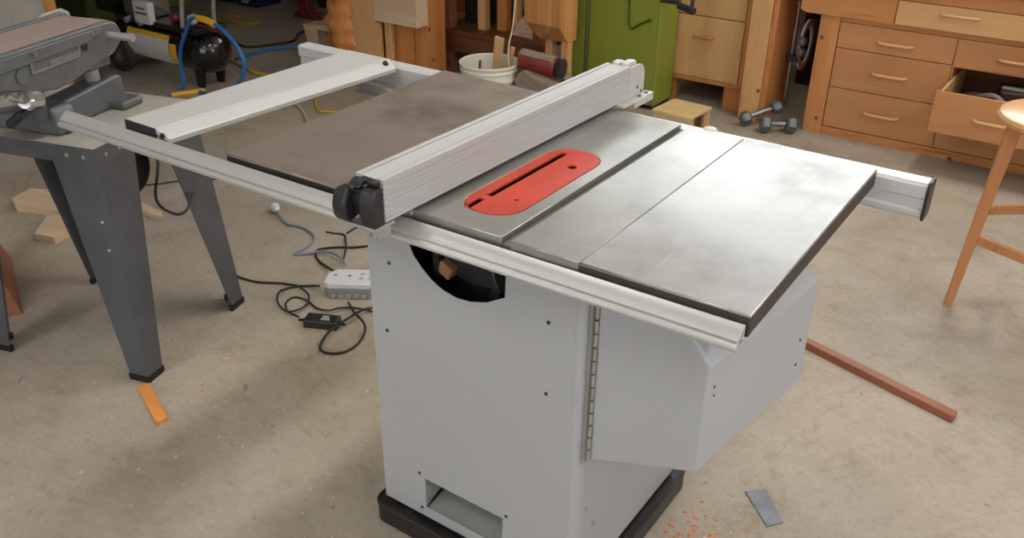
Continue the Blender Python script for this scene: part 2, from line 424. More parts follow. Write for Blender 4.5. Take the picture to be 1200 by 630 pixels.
def sky_light(name, loc, rot, sx, sy, e, c, sp=180):
    l = bpy.data.lights.new(name, 'AREA'); l.shape = 'RECTANGLE'; l.size = sx; l.size_y = sy; l.energy = e; l.color = c; l.spread = R(sp)
    o = bpy.data.objects.new(name, l); col.objects.link(o); o.location = loc; o.rotation_euler = rot; return o
sky_light('daylight_back', ((WB[0]+WB[1])/2, Y1+.3, (WB[2]+WB[3])/2), (R(-90),0,0), WB[1]-WB[0], WB[3]-WB[2], 100, (.93,.97,1))
sky_light('daylight_right', (X1+.3, 0, (WR[2]+WR[3])/2), (0,R(90),0), WR[3]-WR[2], WR[1]-WR[0], 60, (.95,.98,1))
sky_light('daylight_front', ((WF[0]+WF[1])/2, Y0-.3, (WF[2]+WF[3])/2), (R(90),0,0), WF[1]-WF[0], WF[3]-WF[2], 70, (1,.98,.95))
# unseen loft slab, added to shade the compressor corner
struct(MB().box((X0,1.35,1.85), (-3.25,Y1,1.93)).box((-3.33,1.35,1.7), (-3.25,Y1,1.85)).build('shade_loft', 'wall_dark'))
# fluorescent fittings
k = 0
where = {(-.6,.8): 'over the table saw', (.6,3.0): 'over the workbench end', (2.0,3.0): 'over the stool', (2.0,.6): 'right of the table saw', (1.3,-1.9): 'behind the camera', (-1.3,-1.9): 'over the near floor'}
for (lx, ly), w in where.items():
    t = thing('ceiling_light', 'twin tube fluorescent ceiling light '+w, 'ceiling light', (lx, ly, ZC-.09), 0, 'fluorescent ceiling lights')
    MB().prism([(-.14,.09),(-.1,.04),(.1,.04),(.14,.09)], (0,1.2,0), (lx,ly-.6,ZC-.09), ('x','z')).build('housing', 'frame_white', t)
    for s in (-.05, .05):
        MB().cyl((lx+s,ly-.57,ZC-.07), (lx+s,ly+.57,ZC-.07), .017, 12).build('tube', 'tube', t)
    sky_light('lamp_glow', (lx, ly, ZC-.12), (0,0,0), .22, 1.15, 27, (1,.98,.945), 150)

# ================================================================ table saw
T = .95
saw = thing('table_saw', 'large grey cabinet table saw with cast iron top and long aluminium rails', 'table saw', (-.04,.36,.07))
CX0, CX1, CY0, CY1 = -.310, .226, .118, .62
# front sheet with belt cut-out and dust opening
cut = [(-.197,.80)]+[(-.185,.775),(-.165,.752),(-.14,.732),(-.11,.717),(-.075,.711),(-.04,.714),(0,.727),(.042,.752),(.045,.81)]
MB().plate([(CX0,.07),(CX1-.025,.07),(CX1-.025,.915),(CX0,.915)], [cut, [(-.181,.1),(.04,.1),(.04,.187),(-.181,.187)]], (0,.002,0), (0,CY0,0), ('x','z')).build('cabinet_front', 'grey_paint', saw)
side = MB()
pts = [(CX1-.0251,CY0+.0005)]+[(CX1-.025+.025*math.sin(R(a)), CY0+.025-.025*math.cos(R(a))) for a in (15,30,45,60,75,90)]+[(CX1,CY1)]
inn = [(x-.002 if i > 3 else x, y+.002) for i, (x, y) in enumerate(pts)]
side.prism(pts+inn[::-1], (0,0,.845), (0,0,.07), ('x','y'))
side.box((CX0,CY0+.0025,.07), (CX0+.002,CY1,.915)).box((CX0+.002,CY1-.002,.07), (CX1-.002,CY1,.915)).box((CX0+.002,CY0+.003,.072), (CX1-.003,CY1-.003,.076))
side.build('cabinet_body', 'grey_paint', saw)
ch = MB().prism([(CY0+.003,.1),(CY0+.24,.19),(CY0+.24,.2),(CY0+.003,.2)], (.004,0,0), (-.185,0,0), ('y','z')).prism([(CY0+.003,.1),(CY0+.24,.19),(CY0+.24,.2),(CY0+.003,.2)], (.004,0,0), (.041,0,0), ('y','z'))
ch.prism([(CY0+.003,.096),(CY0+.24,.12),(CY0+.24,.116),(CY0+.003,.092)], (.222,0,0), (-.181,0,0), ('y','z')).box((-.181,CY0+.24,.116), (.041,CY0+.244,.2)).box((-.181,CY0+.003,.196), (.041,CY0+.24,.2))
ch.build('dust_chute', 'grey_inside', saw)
# trunnion, arbor and motor seen through the cut-out
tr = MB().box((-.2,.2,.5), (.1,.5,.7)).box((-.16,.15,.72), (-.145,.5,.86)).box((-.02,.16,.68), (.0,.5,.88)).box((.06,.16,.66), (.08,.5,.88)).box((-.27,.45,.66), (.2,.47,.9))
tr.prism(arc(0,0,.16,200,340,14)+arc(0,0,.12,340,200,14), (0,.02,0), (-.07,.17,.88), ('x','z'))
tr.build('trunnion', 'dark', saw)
MB().cyl((-.07,.21,.74), (-.07,.34,.74), .045, 20).build('motor', 'black_paint', saw)
for x_, z_, r_ in ((-.075,.79,.007),(-.15,.80,.005)): MB().cyl((x_,.15,z_), (x_,.172,z_), r_, 10).build('bolt', 'screw', saw)
MB().box((-.15,.15,.725), (-.115,.25,.755), Matrix.Rotation(R(25),3,'Y')).build('dust_block', 'tan_part', saw, .004)
# saw blade below the table
MB().lathe((.0,.26,.81), (.003,.26,.81), [(0,.127),(.003,.127)], 48).build('blade', 'steel', saw)
for p in [(.142,.733),(-.252,.735),(.142,.57),(-.27,.563),(-.197,.197),(-.194,.093),(.05,.199)]:
    MB().cyl((p[0],CY0+.0005,p[1]), (p[0],CY0-.0012,p[1]), .0042, 10).build('screw_hole', 'ink', saw)
for p in [(.226,.17,.42),(.226,.155,.29),(.226,.19,.22),(.226,.28,.33)]:
    MB().cyl((p[0]-.001,p[1],p[2]), (p[0]+.003,p[1],p[2]), .005, 10).build('side_screw', 'screw', saw)

# motor cover, hinged to the right side
F = lambda x0,y0,x1,y1,t: 0
cz = [(.231,.43),(.231,.875),(.345,.875),(.455,.745),(.455,.512)]
yb = .60
cv = MB()
fr = [Vector((x,.142,z)) for x,z in cz]
bk = [Vector((.231,.56,.43)),Vector((.231,.56,.875)),Vector((.37,.56,.875)),Vector((.506,.56,.745)),Vector((.500,.585,.478))]
cv._add(fr+bk, [(0,1,2,3,4),(9,8,7,6,5)]+[(i,5+i,5+(i+1)%5,(i+1)%5) for i in range(5)])
cov = cv.build('motor_cover', 'grey_paint', saw, .006, 3)
for x, z, y in [(.4555,.692,.165),(.4555,.672,.168)]:
    MB().cyl((x-.001,y,z), (x+.003,y,z), .003, 8).build('cover_screw', 'ink', saw)
for z in (.63,.57): MB().cyl((.504,.5,z), (.5065,.5,z), .003, 8).build('cover_screw', 'ink', saw)
hg = MB(); 
hg.box((.2265,.125,.43), (.2285,.165,.895))
z = .435
while z < .88:
    hg.cyl((.2325,.138,z), (.2325,.138,z+.026), .0042, 10); z += .03
hg.build('hinge', 'alu_dull', saw)
for z in (.45,.56,.68,.80): MB().cyl((.2285,.150,z), (.2315,.150,z), .0045, 10).build('hinge_screw', 'screw', saw)
# cast iron top
def TW(v):
    x, y, z = v; t = y/.69
    yf = -.015+(x+.557)*.019; yb = .711-(x+.571)*.0225
    return (x-.0105*t*max(0, x/.55)+(-.014*t+.009)*max(0, -x/.566)-.004*(1-t)*max(0, x/.55), yf+t*(yb-yf), z)
def RW(v): return (v.x, v.y-.015+(v.x+.557)*.019, v.z)
def rrect(x0,y0,x1,y1,r,n=8):
    return arc(x1-r,y1-r,r,0,90,n)+arc(x0+r,y1-r,r,90,180,n)+arc(x0+r,y0+r,r,180,270,n)+arc(x1-r,y0+r,r,270,360,n)
insert = rrect(-.033,.062,.088,.42,.055)
D = .69
MB().plate([(-.236,0),(-.077,0),(-.077,.004),(.1165,.004),(.1165,D),(-.236,D)], [insert], (0,0,.02), (0,0,T-.02), ('x','y')).box((.137,0,T-.02), (.2685,D,T)).warp(TW).build('table_core', 'core_iron', saw, .0012, 1)
MB().box((.1167,.001,T-.0199), (.1368,D-.001,T-.011)).warp(TW).build('miter_slot', 'slot_iron', saw)
MB().box((-.236,.001,T-.036), (.2685,.02,T-.0204)).box((-.236,D-.02,T-.036), (.2685,D-.001,T-.0204)).box((.10,.02,T-.032), (.15,D-.02,T-.0204)).box((-.236,.02,T-.032), (-.2,D-.02,T-.0204)).box((.2485,.02,T-.036), (.2685,D-.02,T-.0204)).warp(TW).build('core_skirt', 'black_edge', saw)
for x0, x1, mt, ed, nm in ((.2692,.5545,'right_iron','iron_edge','right_wing'), (-.566,-.2367,'left_iron','black_edge','left_wing')):
    w = MB().box((x0,0,T-.006), (x1,D,T)).warp(TW).build(nm, mt, saw, .0015, 1)
    sk = MB().box((x0,.0005,T-.037), (x1,.016,T-.0062)).box((x0,D-.016,T-.037), (x1,D-.0005,T-.0062))
    sk.box((x0+.0005,.016,T-.037), (x0+.016,D-.016,T-.0062)).box((x1-.016,.016,T-.037), (x1-.0005,D-.016,T-.0062))
    for q in (.25,.5,.75): sk.box((x0+.016,D*q-.005,T-.03), (x1-.016,D*q+.005,T-.0062))
    sk.warp(TW).build('wing_skirt', ed, w)
# throat plate
slot = rrect(-.0075,.128,.0065,.388,.003,3)
slot2 = [(-.0105,.066),(.0035,.066),(.0035,.112),(-.0105,.112)]
tp = MB().plate([(p[0]*.985+.0004, p[1]*.994+.0015) for p in insert], [slot, slot2, arc(.051,.333,.0095,0,337.5,15), arc(.052,.142,.0045,0,330,11)], (0,0,.004), (0,0,T-.0035), ('x','y')).warp(TW).build('throat_plate', 'red_plate', saw)
tag(tp, 'worn red enamelled throat plate with blade slot')
MB().plate([(p[0]*1.0, p[1]*1.0) for p in rrect(-.0325,.0625,.0875,.4195,.055)], [rrect(-.02,.075,.075,.405,.045)], (0,0,.004), (0,0,T-.0195), ('x','y')).warp(TW).build('insert_ledge', 'black_edge', saw)
# front rail: extrusion along x
prof = [(-.0035,.917),(-.0035,.935),(-.006,.9365),(-.012,.935),(-.021,.9285),(-.027,.922),(-.0285,.9185),(-.0265,.916),(-.033,.9155),(-.037,.911),(-.037,.906),(-.033,.903),(-.0035,.903),(-.0035,.909),(-.02,.909),(-.02,.917)]
fr_ = MB().prism(prof, (1.645,0,0), (-1.098,0,0), ('y','z')).warp(RW).build('front_rail', 'alu', saw, .001, 1)
for x in (-.45,-.2,.15,.45): MB().cyl((x,-.002,.925), (x,.001,.925), .004, 8).warp(RW).build('rail_bolt', 'dark', saw)
# rear rail: taller channel
prof2 = [(.696,.905),(.696,.931),(.703,.936),(.738,.936),(.742,.93),(.742,.868),(.734,.862),(.700,.862),(.696,.868),(.696,.878),(.701,.880),(.701,.903)]
MB().prism(prof2, (1.745,0,0), (-1.105,0,0), ('y','z')).build('rear_rail', 'rear_alu', saw, .001, 1)
MB().prism([(p[0]+(-.003 if p[0] < .72 else .003), p[1]+(.003 if p[1] > .9 else -.003)) for p in [(.696,.931),(.703,.936),(.738,.936),(.742,.93),(.742,.868),(.734,.862),(.700,.862),(.696,.868)]], (.006,0,0), (.6402,0,0), ('y','z')).build('rail_end_cap', 'black_plastic', saw, .001)
MB().box((.255,.6965,.9362), (.33,.735,.9375)).box((-.02,.699,.9362), (.03,.72,.9385)).build('rail_joiner', 'white_metal', saw)
for x in (.03,.09,.14): MB().cyl((x,.71,.9362), (x,.71,.941), .0065, 6).build('rail_bolt', 'dark', saw)
MB().lathe((.175,.715,.936), (.175,.715,.95), [(0,.015),(.008,.017),(.012,.013),(.0135,.006)], 18).build('rail_knob', 'white_metal', saw)
# stretcher joining the rails at the left
b4 = [(-.896,-.012,.9375),(-.788,-.012,.9375),(-.752,.715,.9375),(-.903,.715,.9375)]
t4 = [(-.896,-.012,.952),(-.788,-.012,.952),(-.752,.70,.952),(-.903,.70,.952)]
st = MB().hexa(b4, t4)
st.hexa([(-.7875,-.012,.9375),(-.745,-.012,.926),(-.715,.682,.926),(-.7515,.70,.9375)], [(-.7875,-.012,.950),(-.745,-.012,.9375),(-.715,.682,.9375),(-.7515,.70,.950)])
sto = st.build('rail_stretcher', 'white_metal', saw, .0015)
MB().box((-.896,-.0155,.926), (-.79,-.0125,.951)).build('stretcher_end', 'black_plastic', sto)
MB().cyl((-.765,-.0125,.941), (-.765,-.017,.941), .006, 10).build('stretcher_screw', 'dark', sto)
MB().cyl((-.740,.672,.9455), (-.738,.665,.951), .007, 10).build('stretcher_screw', 'dark', sto)
MB().box((-.80,.60,.872), (-.562,.632,.877)).box((-.80,.628,.8775), (-.562,.632,.895)).build('support_angle', 'alu_dull', saw)

# mobile base
mbp = [(-.322,.078),(.262,.078),(.262,.66),(-.322,.66)]
mobile = thing('mobile_base', 'black chipped steel mobile base under the table saw cabinet', 'machine base', (-.03,.37,0))
o = MB().prism([(p[0],p[1]) for p in rrect(-.330,.094,.248,.655,.03,5)], (0,0,.006), (0,0,.052), ('x','y')).build('base_deck', 'black_chipped', mobile)
MB().plate(rrect(-.332,.092,.250,.657,.03,5), [rrect(-.3295,.0945,.2475,.6545,.027,5)], (0,0,.054), (0,0,.006), ('x','y')).build('base_skirt', 'black_chipped', mobile)
rim = [(p[0],p[1],.060) for p in rrect(-.3305,.0935,.2485,.6555,.03,5)]
MB().tube(rim, .0045, 6, 1, True).build('base_rim', 'black_chipped', mobile)
for sx, sy in ((-.28,.12),(.21,.12),(-.28,.62),(.21,.62)):
    MB().cyl((sx-.012,sy,.0195), (sx+.012,sy,.0195), .0195, 16).build('caster', 'rubber', mobile)
# wooden filler packing under the saw: keeps cabinet resting on deck
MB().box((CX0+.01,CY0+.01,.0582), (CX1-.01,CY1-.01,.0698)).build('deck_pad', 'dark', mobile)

# rip fence
fence = thing('rip_fence', 'long ribbed aluminium rip fence lying across the saw table', 'saw fence', (-.09,.35,T))
fx0, fx1, fy0, fy1, fz0, fz1 = -.1285, -.066, -.080, .765, T+.004, 1.034
def FW(v): return (v.x+.0107*v.y, v.y, v.z)
pr = [(fx0,fz0),(fx1-.006,fz0)]
zz = fz0
n = 7; hgt = (fz1-fz0-.012)/n
for i in range(n):
    z0 = fz0+hgt*i
    pr += [(fx1-.003,z0+.0012),(fx1,z0+.003),(fx1,z0+hgt-.002),(fx1-.003,z0+hgt-.0005)]
pr += [(fx1,fz1-.010),(fx1,fz1),(fx1-.012,fz1),(fx1-.0125,fz1-.004),(fx1-.0145,fz1-.004),(fx1-.015,fz1-.001),(fx0+.013,fz1-.001),(fx0+.0125,fz1-.004),(fx0+.0105,fz1-.004),(fx0+.010,fz1),(fx0,fz1)]
MB().prism(pr, (0,fy1-fy0,0), (0,fy0,0), ('x','z')).warp(FW).build('fence_body', 'alu_y', fence)
# rear cap, three rounded leaves
def cap(x0, x1, top, y1, r, zb=fz0):
    return MB().prism([(fy1,zb),(y1,zb)]+arc(y1-r,top-r,r,0,90,6)+[(fy1,top)], (x1-x0,0,0), (x0,0,0), ('y','z'))
cap(-.0715,-.0665,fz1-.004,.842,.03).warp(FW).build('rear_cap', 'white_metal', fence, .001)
c2 = cap(-.092,-.073,fz1+.008,.812,.015); c2.warp(FW).build('rear_cap', 'white_metal', fence, .004)
cap(-.116,-.096,fz1+.006,.80,.015).warp(FW).build('rear_cap', 'white_metal', fence, .004)
for y_, z_ in ((.808,.975),(.828,.962)): MB().cyl((-.0666,y_,z_), (-.0655,y_,z_), .0035, 10).warp(FW).build('cap_screw', 'dark', fence)
MB().box((-.066,.705,.9525), (-.044,.852,.957)).box((-.066,.76,.938), (-.044,.852,.9524)).box((-.118,.745,.940), (-.0665,.85,.953)).warp(FW).build('rear_foot', 'white_metal', fence, .001)
for y_ in (.80,.835): MB().cyl((-.055,y_,.957), (-.055,y_,.9585), .005, 8).warp(FW).build('foot_screw', 'dark', fence)
# front clamp head in black plastic
h = MB()
h.prism([(-.0815,.953),(-.100,.951),(-.108,.958),(-.112,.975),(-.111,1.002),(-.106,1.014),(-.098,1.020),(-.0815,1.022)], (.031,0,0), (-.098,0,0), ('y','z')).build('clamp_leaf', 'black_plastic', fence, .004, 3)
MB().prism([(-.084,.958),(-.112,.953),(-.120,.965),(-.122,.985),(-.117,1.004),(-.106,1.012),(-.084,1.012)], (.030,0,0), (-.152,0,0), ('y','z')).build('clamp_leaf', 'black_plastic', fence, .005, 3)
MB().box((-.130,-.096,.965), (-.0975,-.0815,1.012)).box((-.124,-.10,.985), (-.0985,-.0965,1.004)).build('clamp_core', 'black_plastic', fence, .003)
MB().prism([(-.104,1.0125),(-.104,1.018),(-.094,1.027),(-.0815,1.030),(-.0815,1.0125)], (.014,0,0), (-.128,0,0), ('y','z')).build('head_cover', 'black_plastic', fence, .003)
MB().prism([(-.106,1.021),(-.106,1.023),(-.096,1.030),(-.0815,1.033),(-.0815,1.0225)], (.013,0,0), (-.112,0,0), ('y','z')).build('head_cover', 'black_plastic', fence, .003)
MB().box((-.098,-.0925,1.023), (-.072,-.0815,1.0335)).build('head_cover', 'black_plastic', fence, .003)
MB().box((-.140,-.108,.9465), (-.068,-.056,.9525)).box((-.094,-.095,.925), (-.074,-.060,.9464)).build('head_bracket', 'alu_dull', fence, .001)
MB().cyl((-.073,-.102,.935), (-.073,-.102,.9505), .005, 12).build('adjust_screw', 'screw', fence)
MB().cyl((-.084,-.104,.937), (-.084,-.104,.9505), .004, 12).build('adjust_screw', 'screw', fence)

# ================================================================ belt sander on its stand
FA = Matrix.Translation((-1.33,.14,0)) @ Matrix.Rotation(math.atan2(.957,-.29), 4, 'Z')
rzS = math.atan2(.957,-.29)
stand = thing('machine_stand', 'dark grey sheet steel machine stand with splayed angle legs', 'machine stand', (-1.63,.25,0), rzS)
def SW(x, y, z): v = FA @ Vector((x,y,z)); return v
LX, LY, ZT = .42, .52, .74
tr = MB(FA)
tr.box((-.012,-.012,ZT-.002), (LX+.012,LY+.012,ZT)).box((-.012,-.012,ZT-.05), (-.0095,LY+.012,ZT-.002)).box((LX+.0095,-.012,ZT-.05), (LX+.012,LY+.012,ZT-.002)).box((-.0095,-.012,ZT-.05), (LX+.0095,-.0095,ZT-.002)).box((-.0095,LY+.0095,ZT-.05), (LX+.0095,LY+.012,ZT-.002))
tr.build('tray', 'dusty_grey', stand)
sk = MB(FA)
e = .0135
sk.box((-e,-e,ZT-.052), (-e+.001,LY+e,ZT-.001)).box((-e+.001,-e,ZT-.052), (LX+e,-e+.001,ZT-.001))
sk.build('tray_skirt', 'stand_grey', stand)
def leg(sx, sy):
    ox, oy = (0 if sx < 0 else LX), (0 if sy < 0 else LY)
    dx, dy = -sx, -sy                      # into the stand
    m = MB(FA); sp = .035; t = .003; zt = ZT-.003; zb = .02; wt, wb = .155, .066; wx = .155 if sx < 0 else .185
    tx, ty = ox-dx*.008, oy-dy*.008; bx, by = ox-dx*(sp if sx < 0 else .055), oy-dy*(sp*.6 if sy > 0 else .048)
    for ax in (0, 1):
        if ax == 0:
            bo = [(bx,by,zb),(bx+dx*wb,by,zb),(bx+dx*wb,by+dy*t,zb),(bx,by+dy*t,zb)]
            to = [(tx,ty,zt),(tx+dx*wx,ty,zt),(tx+dx*wx,ty+dy*t,zt),(tx,ty+dy*t,zt)]
        else:
            bo = [(bx,by+dy*t,zb),(bx+dx*t,by+dy*t,zb),(bx+dx*t,by+dy*wb,zb),(bx,by+dy*wb,zb)]
            to = [(tx,ty+dy*t,zt),(tx+dx*t,ty+dy*t,zt),(tx+dx*t,ty+dy*wt,zt),(tx,ty+dy*wt,zt)]
        m.hexa(bo, to)
    o = m.build('leg', 'stand_grey', stand)
    f = MB(FA).prism([(0,0),(wb+.006,0),(wb+.006,.014),(.014,.014),(.014,wb+.006),(0,wb+.006)], (0,0,.021), (0,0,0), ('x','y'))
    for v in f.bm.verts:
        l = FA.inverted() @ v.co; l.x = bx-dx*.003+dx*l.x; l.y = by-dy*.003+dy*l.y; v.co = FA @ l
    f.build('rubber_foot', 'rubber', o)
    b = MB(FA)
    for q in (.035,.09): 
        b.cyl((tx+dx*q,ty-dy*.006,ZT-.028), (tx+dx*q,ty+dy*.004,ZT-.028), .006, 10)
        b.cyl((tx-dx*.006,ty+dy*q,ZT-.028), (tx+dx*.004,ty+dy*q,ZT-.028), .006, 10)
    b.build('leg_bolt', 'screw', o)
    # punched holes down the face
    hh = MB(FA)
    for q in (.30,.42):
        kx = bx+(tx-bx)*(1-q)+dx*.012; ky = by+(ty-by)*(1-q)
        zq = zt-(zt-zb)*q
        hh.cyl((bx+(tx-bx)*(1-q)-dx*.0015, by+(ty-by)*(1-q)+dy*.03, zq), (bx+(tx-bx)*(1-q)+dx*.001, by+(ty-by)*(1-q)+dy*.03, zq), .004, 8)
    hh.build('punched_hole', 'white_ink', o)
for sx in (-1, 1):
    for sy in (-1, 1): leg(sx, sy)

sander = thing('belt_sander', 'grey cast belt sander with dusty abrasive belt on the steel stand', 'belt sander', (-1.60,.28,ZT), rzS)
# base casting: long arm with two bosses
bs = MB(FA)
bs.prism([(.135,.0),(.58,.0),(.58,.02),(.42,.028),(.24,.066),(.215,.078),(.15,.078),(.138,.06)], (.075,0,0), (.035,0,ZT+.0005), ('y','z'))
bs.prism([(.06,0),(.345,0),(.352,.03),(.345,.085),(.325,.092),(.11,.078),(.06,.075)], (0,.075,0), (0,.165,ZT+.0005), ('x','z'))
bs.box((.275,.115,ZT+.0005), (.362,.30,ZT+.026)).box((.055,.125,ZT+.0005), (.115,.165,ZT+.022))
bs.build('base_casting', 'sander_grey', sander, .008, 3)
MB(FA).cyl((.022,.175,ZT+.05), (.022,.175,ZT+.15), .021, 20).build('support_post', 'stand_grey', sander)
MB(FA).cyl((.27,.205,ZT+.075), (.27,.205,ZT+.16), .021, 20).build('support_post', 'alu_dull', sander)
MB(FA).box((.22,.165,ZT+.125), (.315,.235,ZT+.17)).build('post_clamp', 'sander_grey', sander, .008)
# bed: stadium outline along x, two side castings, belt between
ZB = 1.0; r0 = .052
def bedprof(x0, x1, zt, r, n=10): return arc(x1-r, zt-r, r, -90, 90, n)+arc(x0+r, zt-r, r, 90, 270, n)
YN = .13
# near side casting with a bellied lower edge
outl = [(-.55,.93),(-.3,.925),(-.13,.914),(-.05,.892),(.0,.878),(.06,.868),(.11,.870),(.18,.886),(.27,.905)]+arc(.30,.958,.040,-60,80,8)+[(.27,1.0),(-.55,1.0)]
cs = MB(FA).prism(outl, (0,.018,0), (0,YN,0), ('x','z')).build('side_casting', 'sander_grey', sander, .006, 3)
MB(FA).prism([(-.55,.955),(-.1,.957),(.20,.962),(.26,.975),(.26,.992),(-.55,.992)], (0,-.006,0), (0,YN,0), ('x','z')).build('casting_ridge', 'sander_grey', cs, .003)
npl = MB(FA).plate([(-.018,.929),(.158,.933),(.166,.966),(-.016,.970)], [[(-.012,.934),(.153,.938),(.159,.961),(-.011,.965)]], (0,-.005,0), (0,YN,0), ('x','z')).build('name_plate', 'brass', cs, .0008)
MB(FA).prism([(.05,.937),(.152,.9385),(.157,.950),(.05,.949)], (0,-.003,0), (0,YN,0), ('x','z')).build('plate_badge', 'brass', npl)
MB(FA).cyl((.183,YN,.954), (.183,YN-.004,.954), .012, 18).build('cover_knob', 'black_plastic', cs)
MB(FA).cyl((.216,YN,.985), (.216,YN-.008,.985), .006, 10).build('set_screw', 'steel', cs)
MB(FA).cyl((.0,YN,.982), (.0,YN-.014,.982), .007, 10).build('set_screw', 'steel', cs)
MB(FA).cyl((-.05,YN,.935), (-.05,YN-.006,.935), .020, 18).build('axle_boss', 'sander_grey', cs)
MB(FA).cyl((.285,YN+.03,.962), (.285,YN-.085,.962), .0115, 16).build('roller_axle', 'alu_dull', sander)
MB(FA).prism(bedprof(-.55,.345,ZB+.002,r0), (0,.15,0), (0,YN+.019,0), ('x','z')).build('belt', 'belt', sander, .001)
fs = MB(FA).prism([(-.55,.9),(.25,.92)]+arc(.30,.965,.045,-60,80,8)+[(.27,1.008),(-.55,1.008)], (0,.015,0), (0,YN+.171,0), ('x','z')).build('side_casting', 'sander_grey', sander, .004)
MB(FA).prism([(.19,.985),(.26,1.012),(.33,1.014),(.355,1.0),(.36,.975)], (0,.012,0), (0,YN+.188,0), ('x','z')).build('belt_stop', 'dusty_grey', sander, .003)
MB(FA).prism([(-.56,.9),(-.17,.9),(-.17,1.0),(-.56,1.0)], (0,.008,0), (0,YN+.188,0), ('x','z')).build('guard_plate', 'dusty_grey', sander, .003)
MB(FA).lathe((-.085,.105,.882), (-.03,.115,.870), [(0,.02),(.006,.026),(.05,.026),(.056,.02)], 10).build('tension_knob', 'chrome', sander)
MB(FA).tube([(-.085,.105,.882),(-.12,.1,.90),(-.135,.1,.915)], .008, 10).build('tension_lever', 'chrome', sander)
MB(FA).tube([(-.05,.12,.855),(-.09,.12,.845),(-.12,.13,.83),(-.10,.11,.85)], .012, 8).build('tension_spring', 'black_plastic', sander)
# pulley guard slung under the tray
pl = MB(FA).lathe((.205,.055,.585), (.205,.135,.585), [(0,.05),(.012,.075),(.05,.078),(.08,.06)], 28).cyl((.205,.135,.585), (.205,.3,.585), .055, 24).box((.16,.08,.655), (.21,.26,ZT-.002)).build('drive_motor', 'black_plastic', sander)
tag(MB().tube([(-1.42,.30,.645),(-1.385,.335,.645),(-1.365,.345,.63),(-1.362,.335,.59),(-1.375,.325,.53),(-1.378,.33,.49),(-1.36,.345,.465),(-1.335,.365,.455),(-1.34,.40,.46),(-1.40,.47,.47)], .0045, 8).build('motor_cord', 'cord_black', sander))

# light plywood panel leaning behind the sander
pan = thing('plywood_panel', 'tall grey panel with orange wooden edge standing behind the sander', 'panel', (-3.75,1.0,0), R(118))
FP = Matrix.Translation((-3.95,1.50,0)) @ Matrix.Rotation(R(-108), 4, 'Z')
MB(FP).box((0,0,0), (1.1,.02,1.25)).build('sheet', 'dusty_grey', pan)
MB(FP).box((-.055,-.01,0), (-.0005,.03,1.3)).build('edge_board', 'orange_wood', pan)

# timber post at far left, a brown board on the floor behind the stand leg
tag(MB().hexa([(-2.0,.06,0),(-1.96,.115,0),(-2.38,.31,0),(-2.46,.27,0)], [(-2.12,.05,.30),(-2.10,.09,.30),(-2.34,.20,.30),(-2.38,.16,.30)]).build('timber_block', 'redwood', bevel=.003), 'reddish brown timber block on the floor at the left edge', 'timber')

# ================================================================ background left to right
gm = thing('green_machine', 'dark green machine cabinet far behind the air compressor', 'machine', (-5.3,2.5,0))
MB().box((-5.65,2.2,.06), (-4.75,3.0,1.3)).build('cabinet_body', 'green_dark', gm, .01)
MB().box((-5.6,2.25,0), (-4.8,2.95,.06)).build('plinth', 'black_paint', gm)
MB().box((-5.3,2.17,.55), (-4.95,2.2,1.0)).build('access_door', 'green', gm, .004)
MB().cyl((-4.99,2.17,.78), (-4.99,2.15,.78), .02, 12).build('door_latch', 'black_plastic', gm)

# air compressor
comp = thing('air_compressor', 'black portable air compressor with horizontal tank and silver pump', 'air compressor', (-3.85,2.2,0))
ty, tz = 2.20, .205
MB().lathe((-4.36,ty,tz), (-3.42,ty,tz), [(0,.03),(.015,.075),(.045,.11),(.09,.127),(.12,.13),(.80,.13),(.84,.127),(.885,.11),(.92,.075),(.938,.03)], 36).build('tank', 'black_gloss', comp)
lb = MB()
pts = [(ty-.1325*math.cos(R(a)), tz+.1325*math.sin(R(a))) for a in range(-42, 34, 6)]
lb.prism(pts+[(ty+(y-ty)*1.012, tz+(z-tz)*1.012) for y, z in pts[::-1]], (.40,0,0), (-4.14,0,0), ('y','z')); lb.build('tank_label', 'label', comp)
lb = MB(); pts2 = [(ty-.1345*math.cos(R(a)), tz+.1345*math.sin(R(a))) for a in range(24, 38, 4)]
lb.prism(pts2+[(ty+(y-ty)*1.012, tz+(z-tz)*1.012) for y, z in pts2[::-1]], (.40,0,0), (-4.14,0,0), ('y','z')); lb.build('label_stripe', 'yellow', comp)
lb = MB(); pts3 = [(ty-.1335*math.cos(R(a)), tz+.1335*math.sin(R(a))) for a in range(-42, 22, 6)]
lb.prism(pts3+[(ty+(y-ty)*1.012, tz+(z-tz)*1.012) for y, z in pts3[::-1]], (.06,0,0), (-3.73,0,0), ('y','z')); lb.build('warning_label', 'yellow', comp)
for x, s in ((-4.22,1),):
    for yy in (ty-.16, ty+.12):
        w = MB().lathe((x,yy,.11), (x,yy+.045,.11), [(0,.08),(.004,.105),(.04,.105),(.045,.08)], 28).build('wheel', 'belt_brown', comp)
        MB().cyl((x,yy-.006,.11), (x,yy+.002,.11), .045, 20).cyl((x,yy-.01,.11), (x,yy-.005,.11), .015, 12).build('wheel_hub', 'steel', w)
MB().cyl((-4.22,ty-.11,.11), (-4.22,ty+.13,.11), .012, 12).build('axle', 'steel', comp)
for yy in (ty-.07, ty+.07): MB().prism([(-.03,0),(.02,0),(.05,.14),(-.05,.14)], (0,.02,0), (-3.56,yy-.01,0), ('x','z')).build('foot', 'black_paint', comp, .002)
MB().box((-4.25,ty-.12,tz+.115), (-3.5,ty+.12,tz+.145)).build('deck', 'black_paint', comp, .004)
mo = MB().lathe((-4.52,ty-.05,.50), (-4.2,ty-.05,.50), [(0,.06),(.015,.10),(.04,.115),(.3,.115),(.32,.10)], 32).box((-4.42,ty-.12,tz+.145), (-4.25,ty+.02,.42)).build('motor', 'black_paint', comp)
for k_ in range(3): MB().box((-4.36,ty-.17,.535-.018*k_), (-4.25+.01*k_,ty-.164,.54-.018*k_)).build('motor_print', 'white_ink', mo)
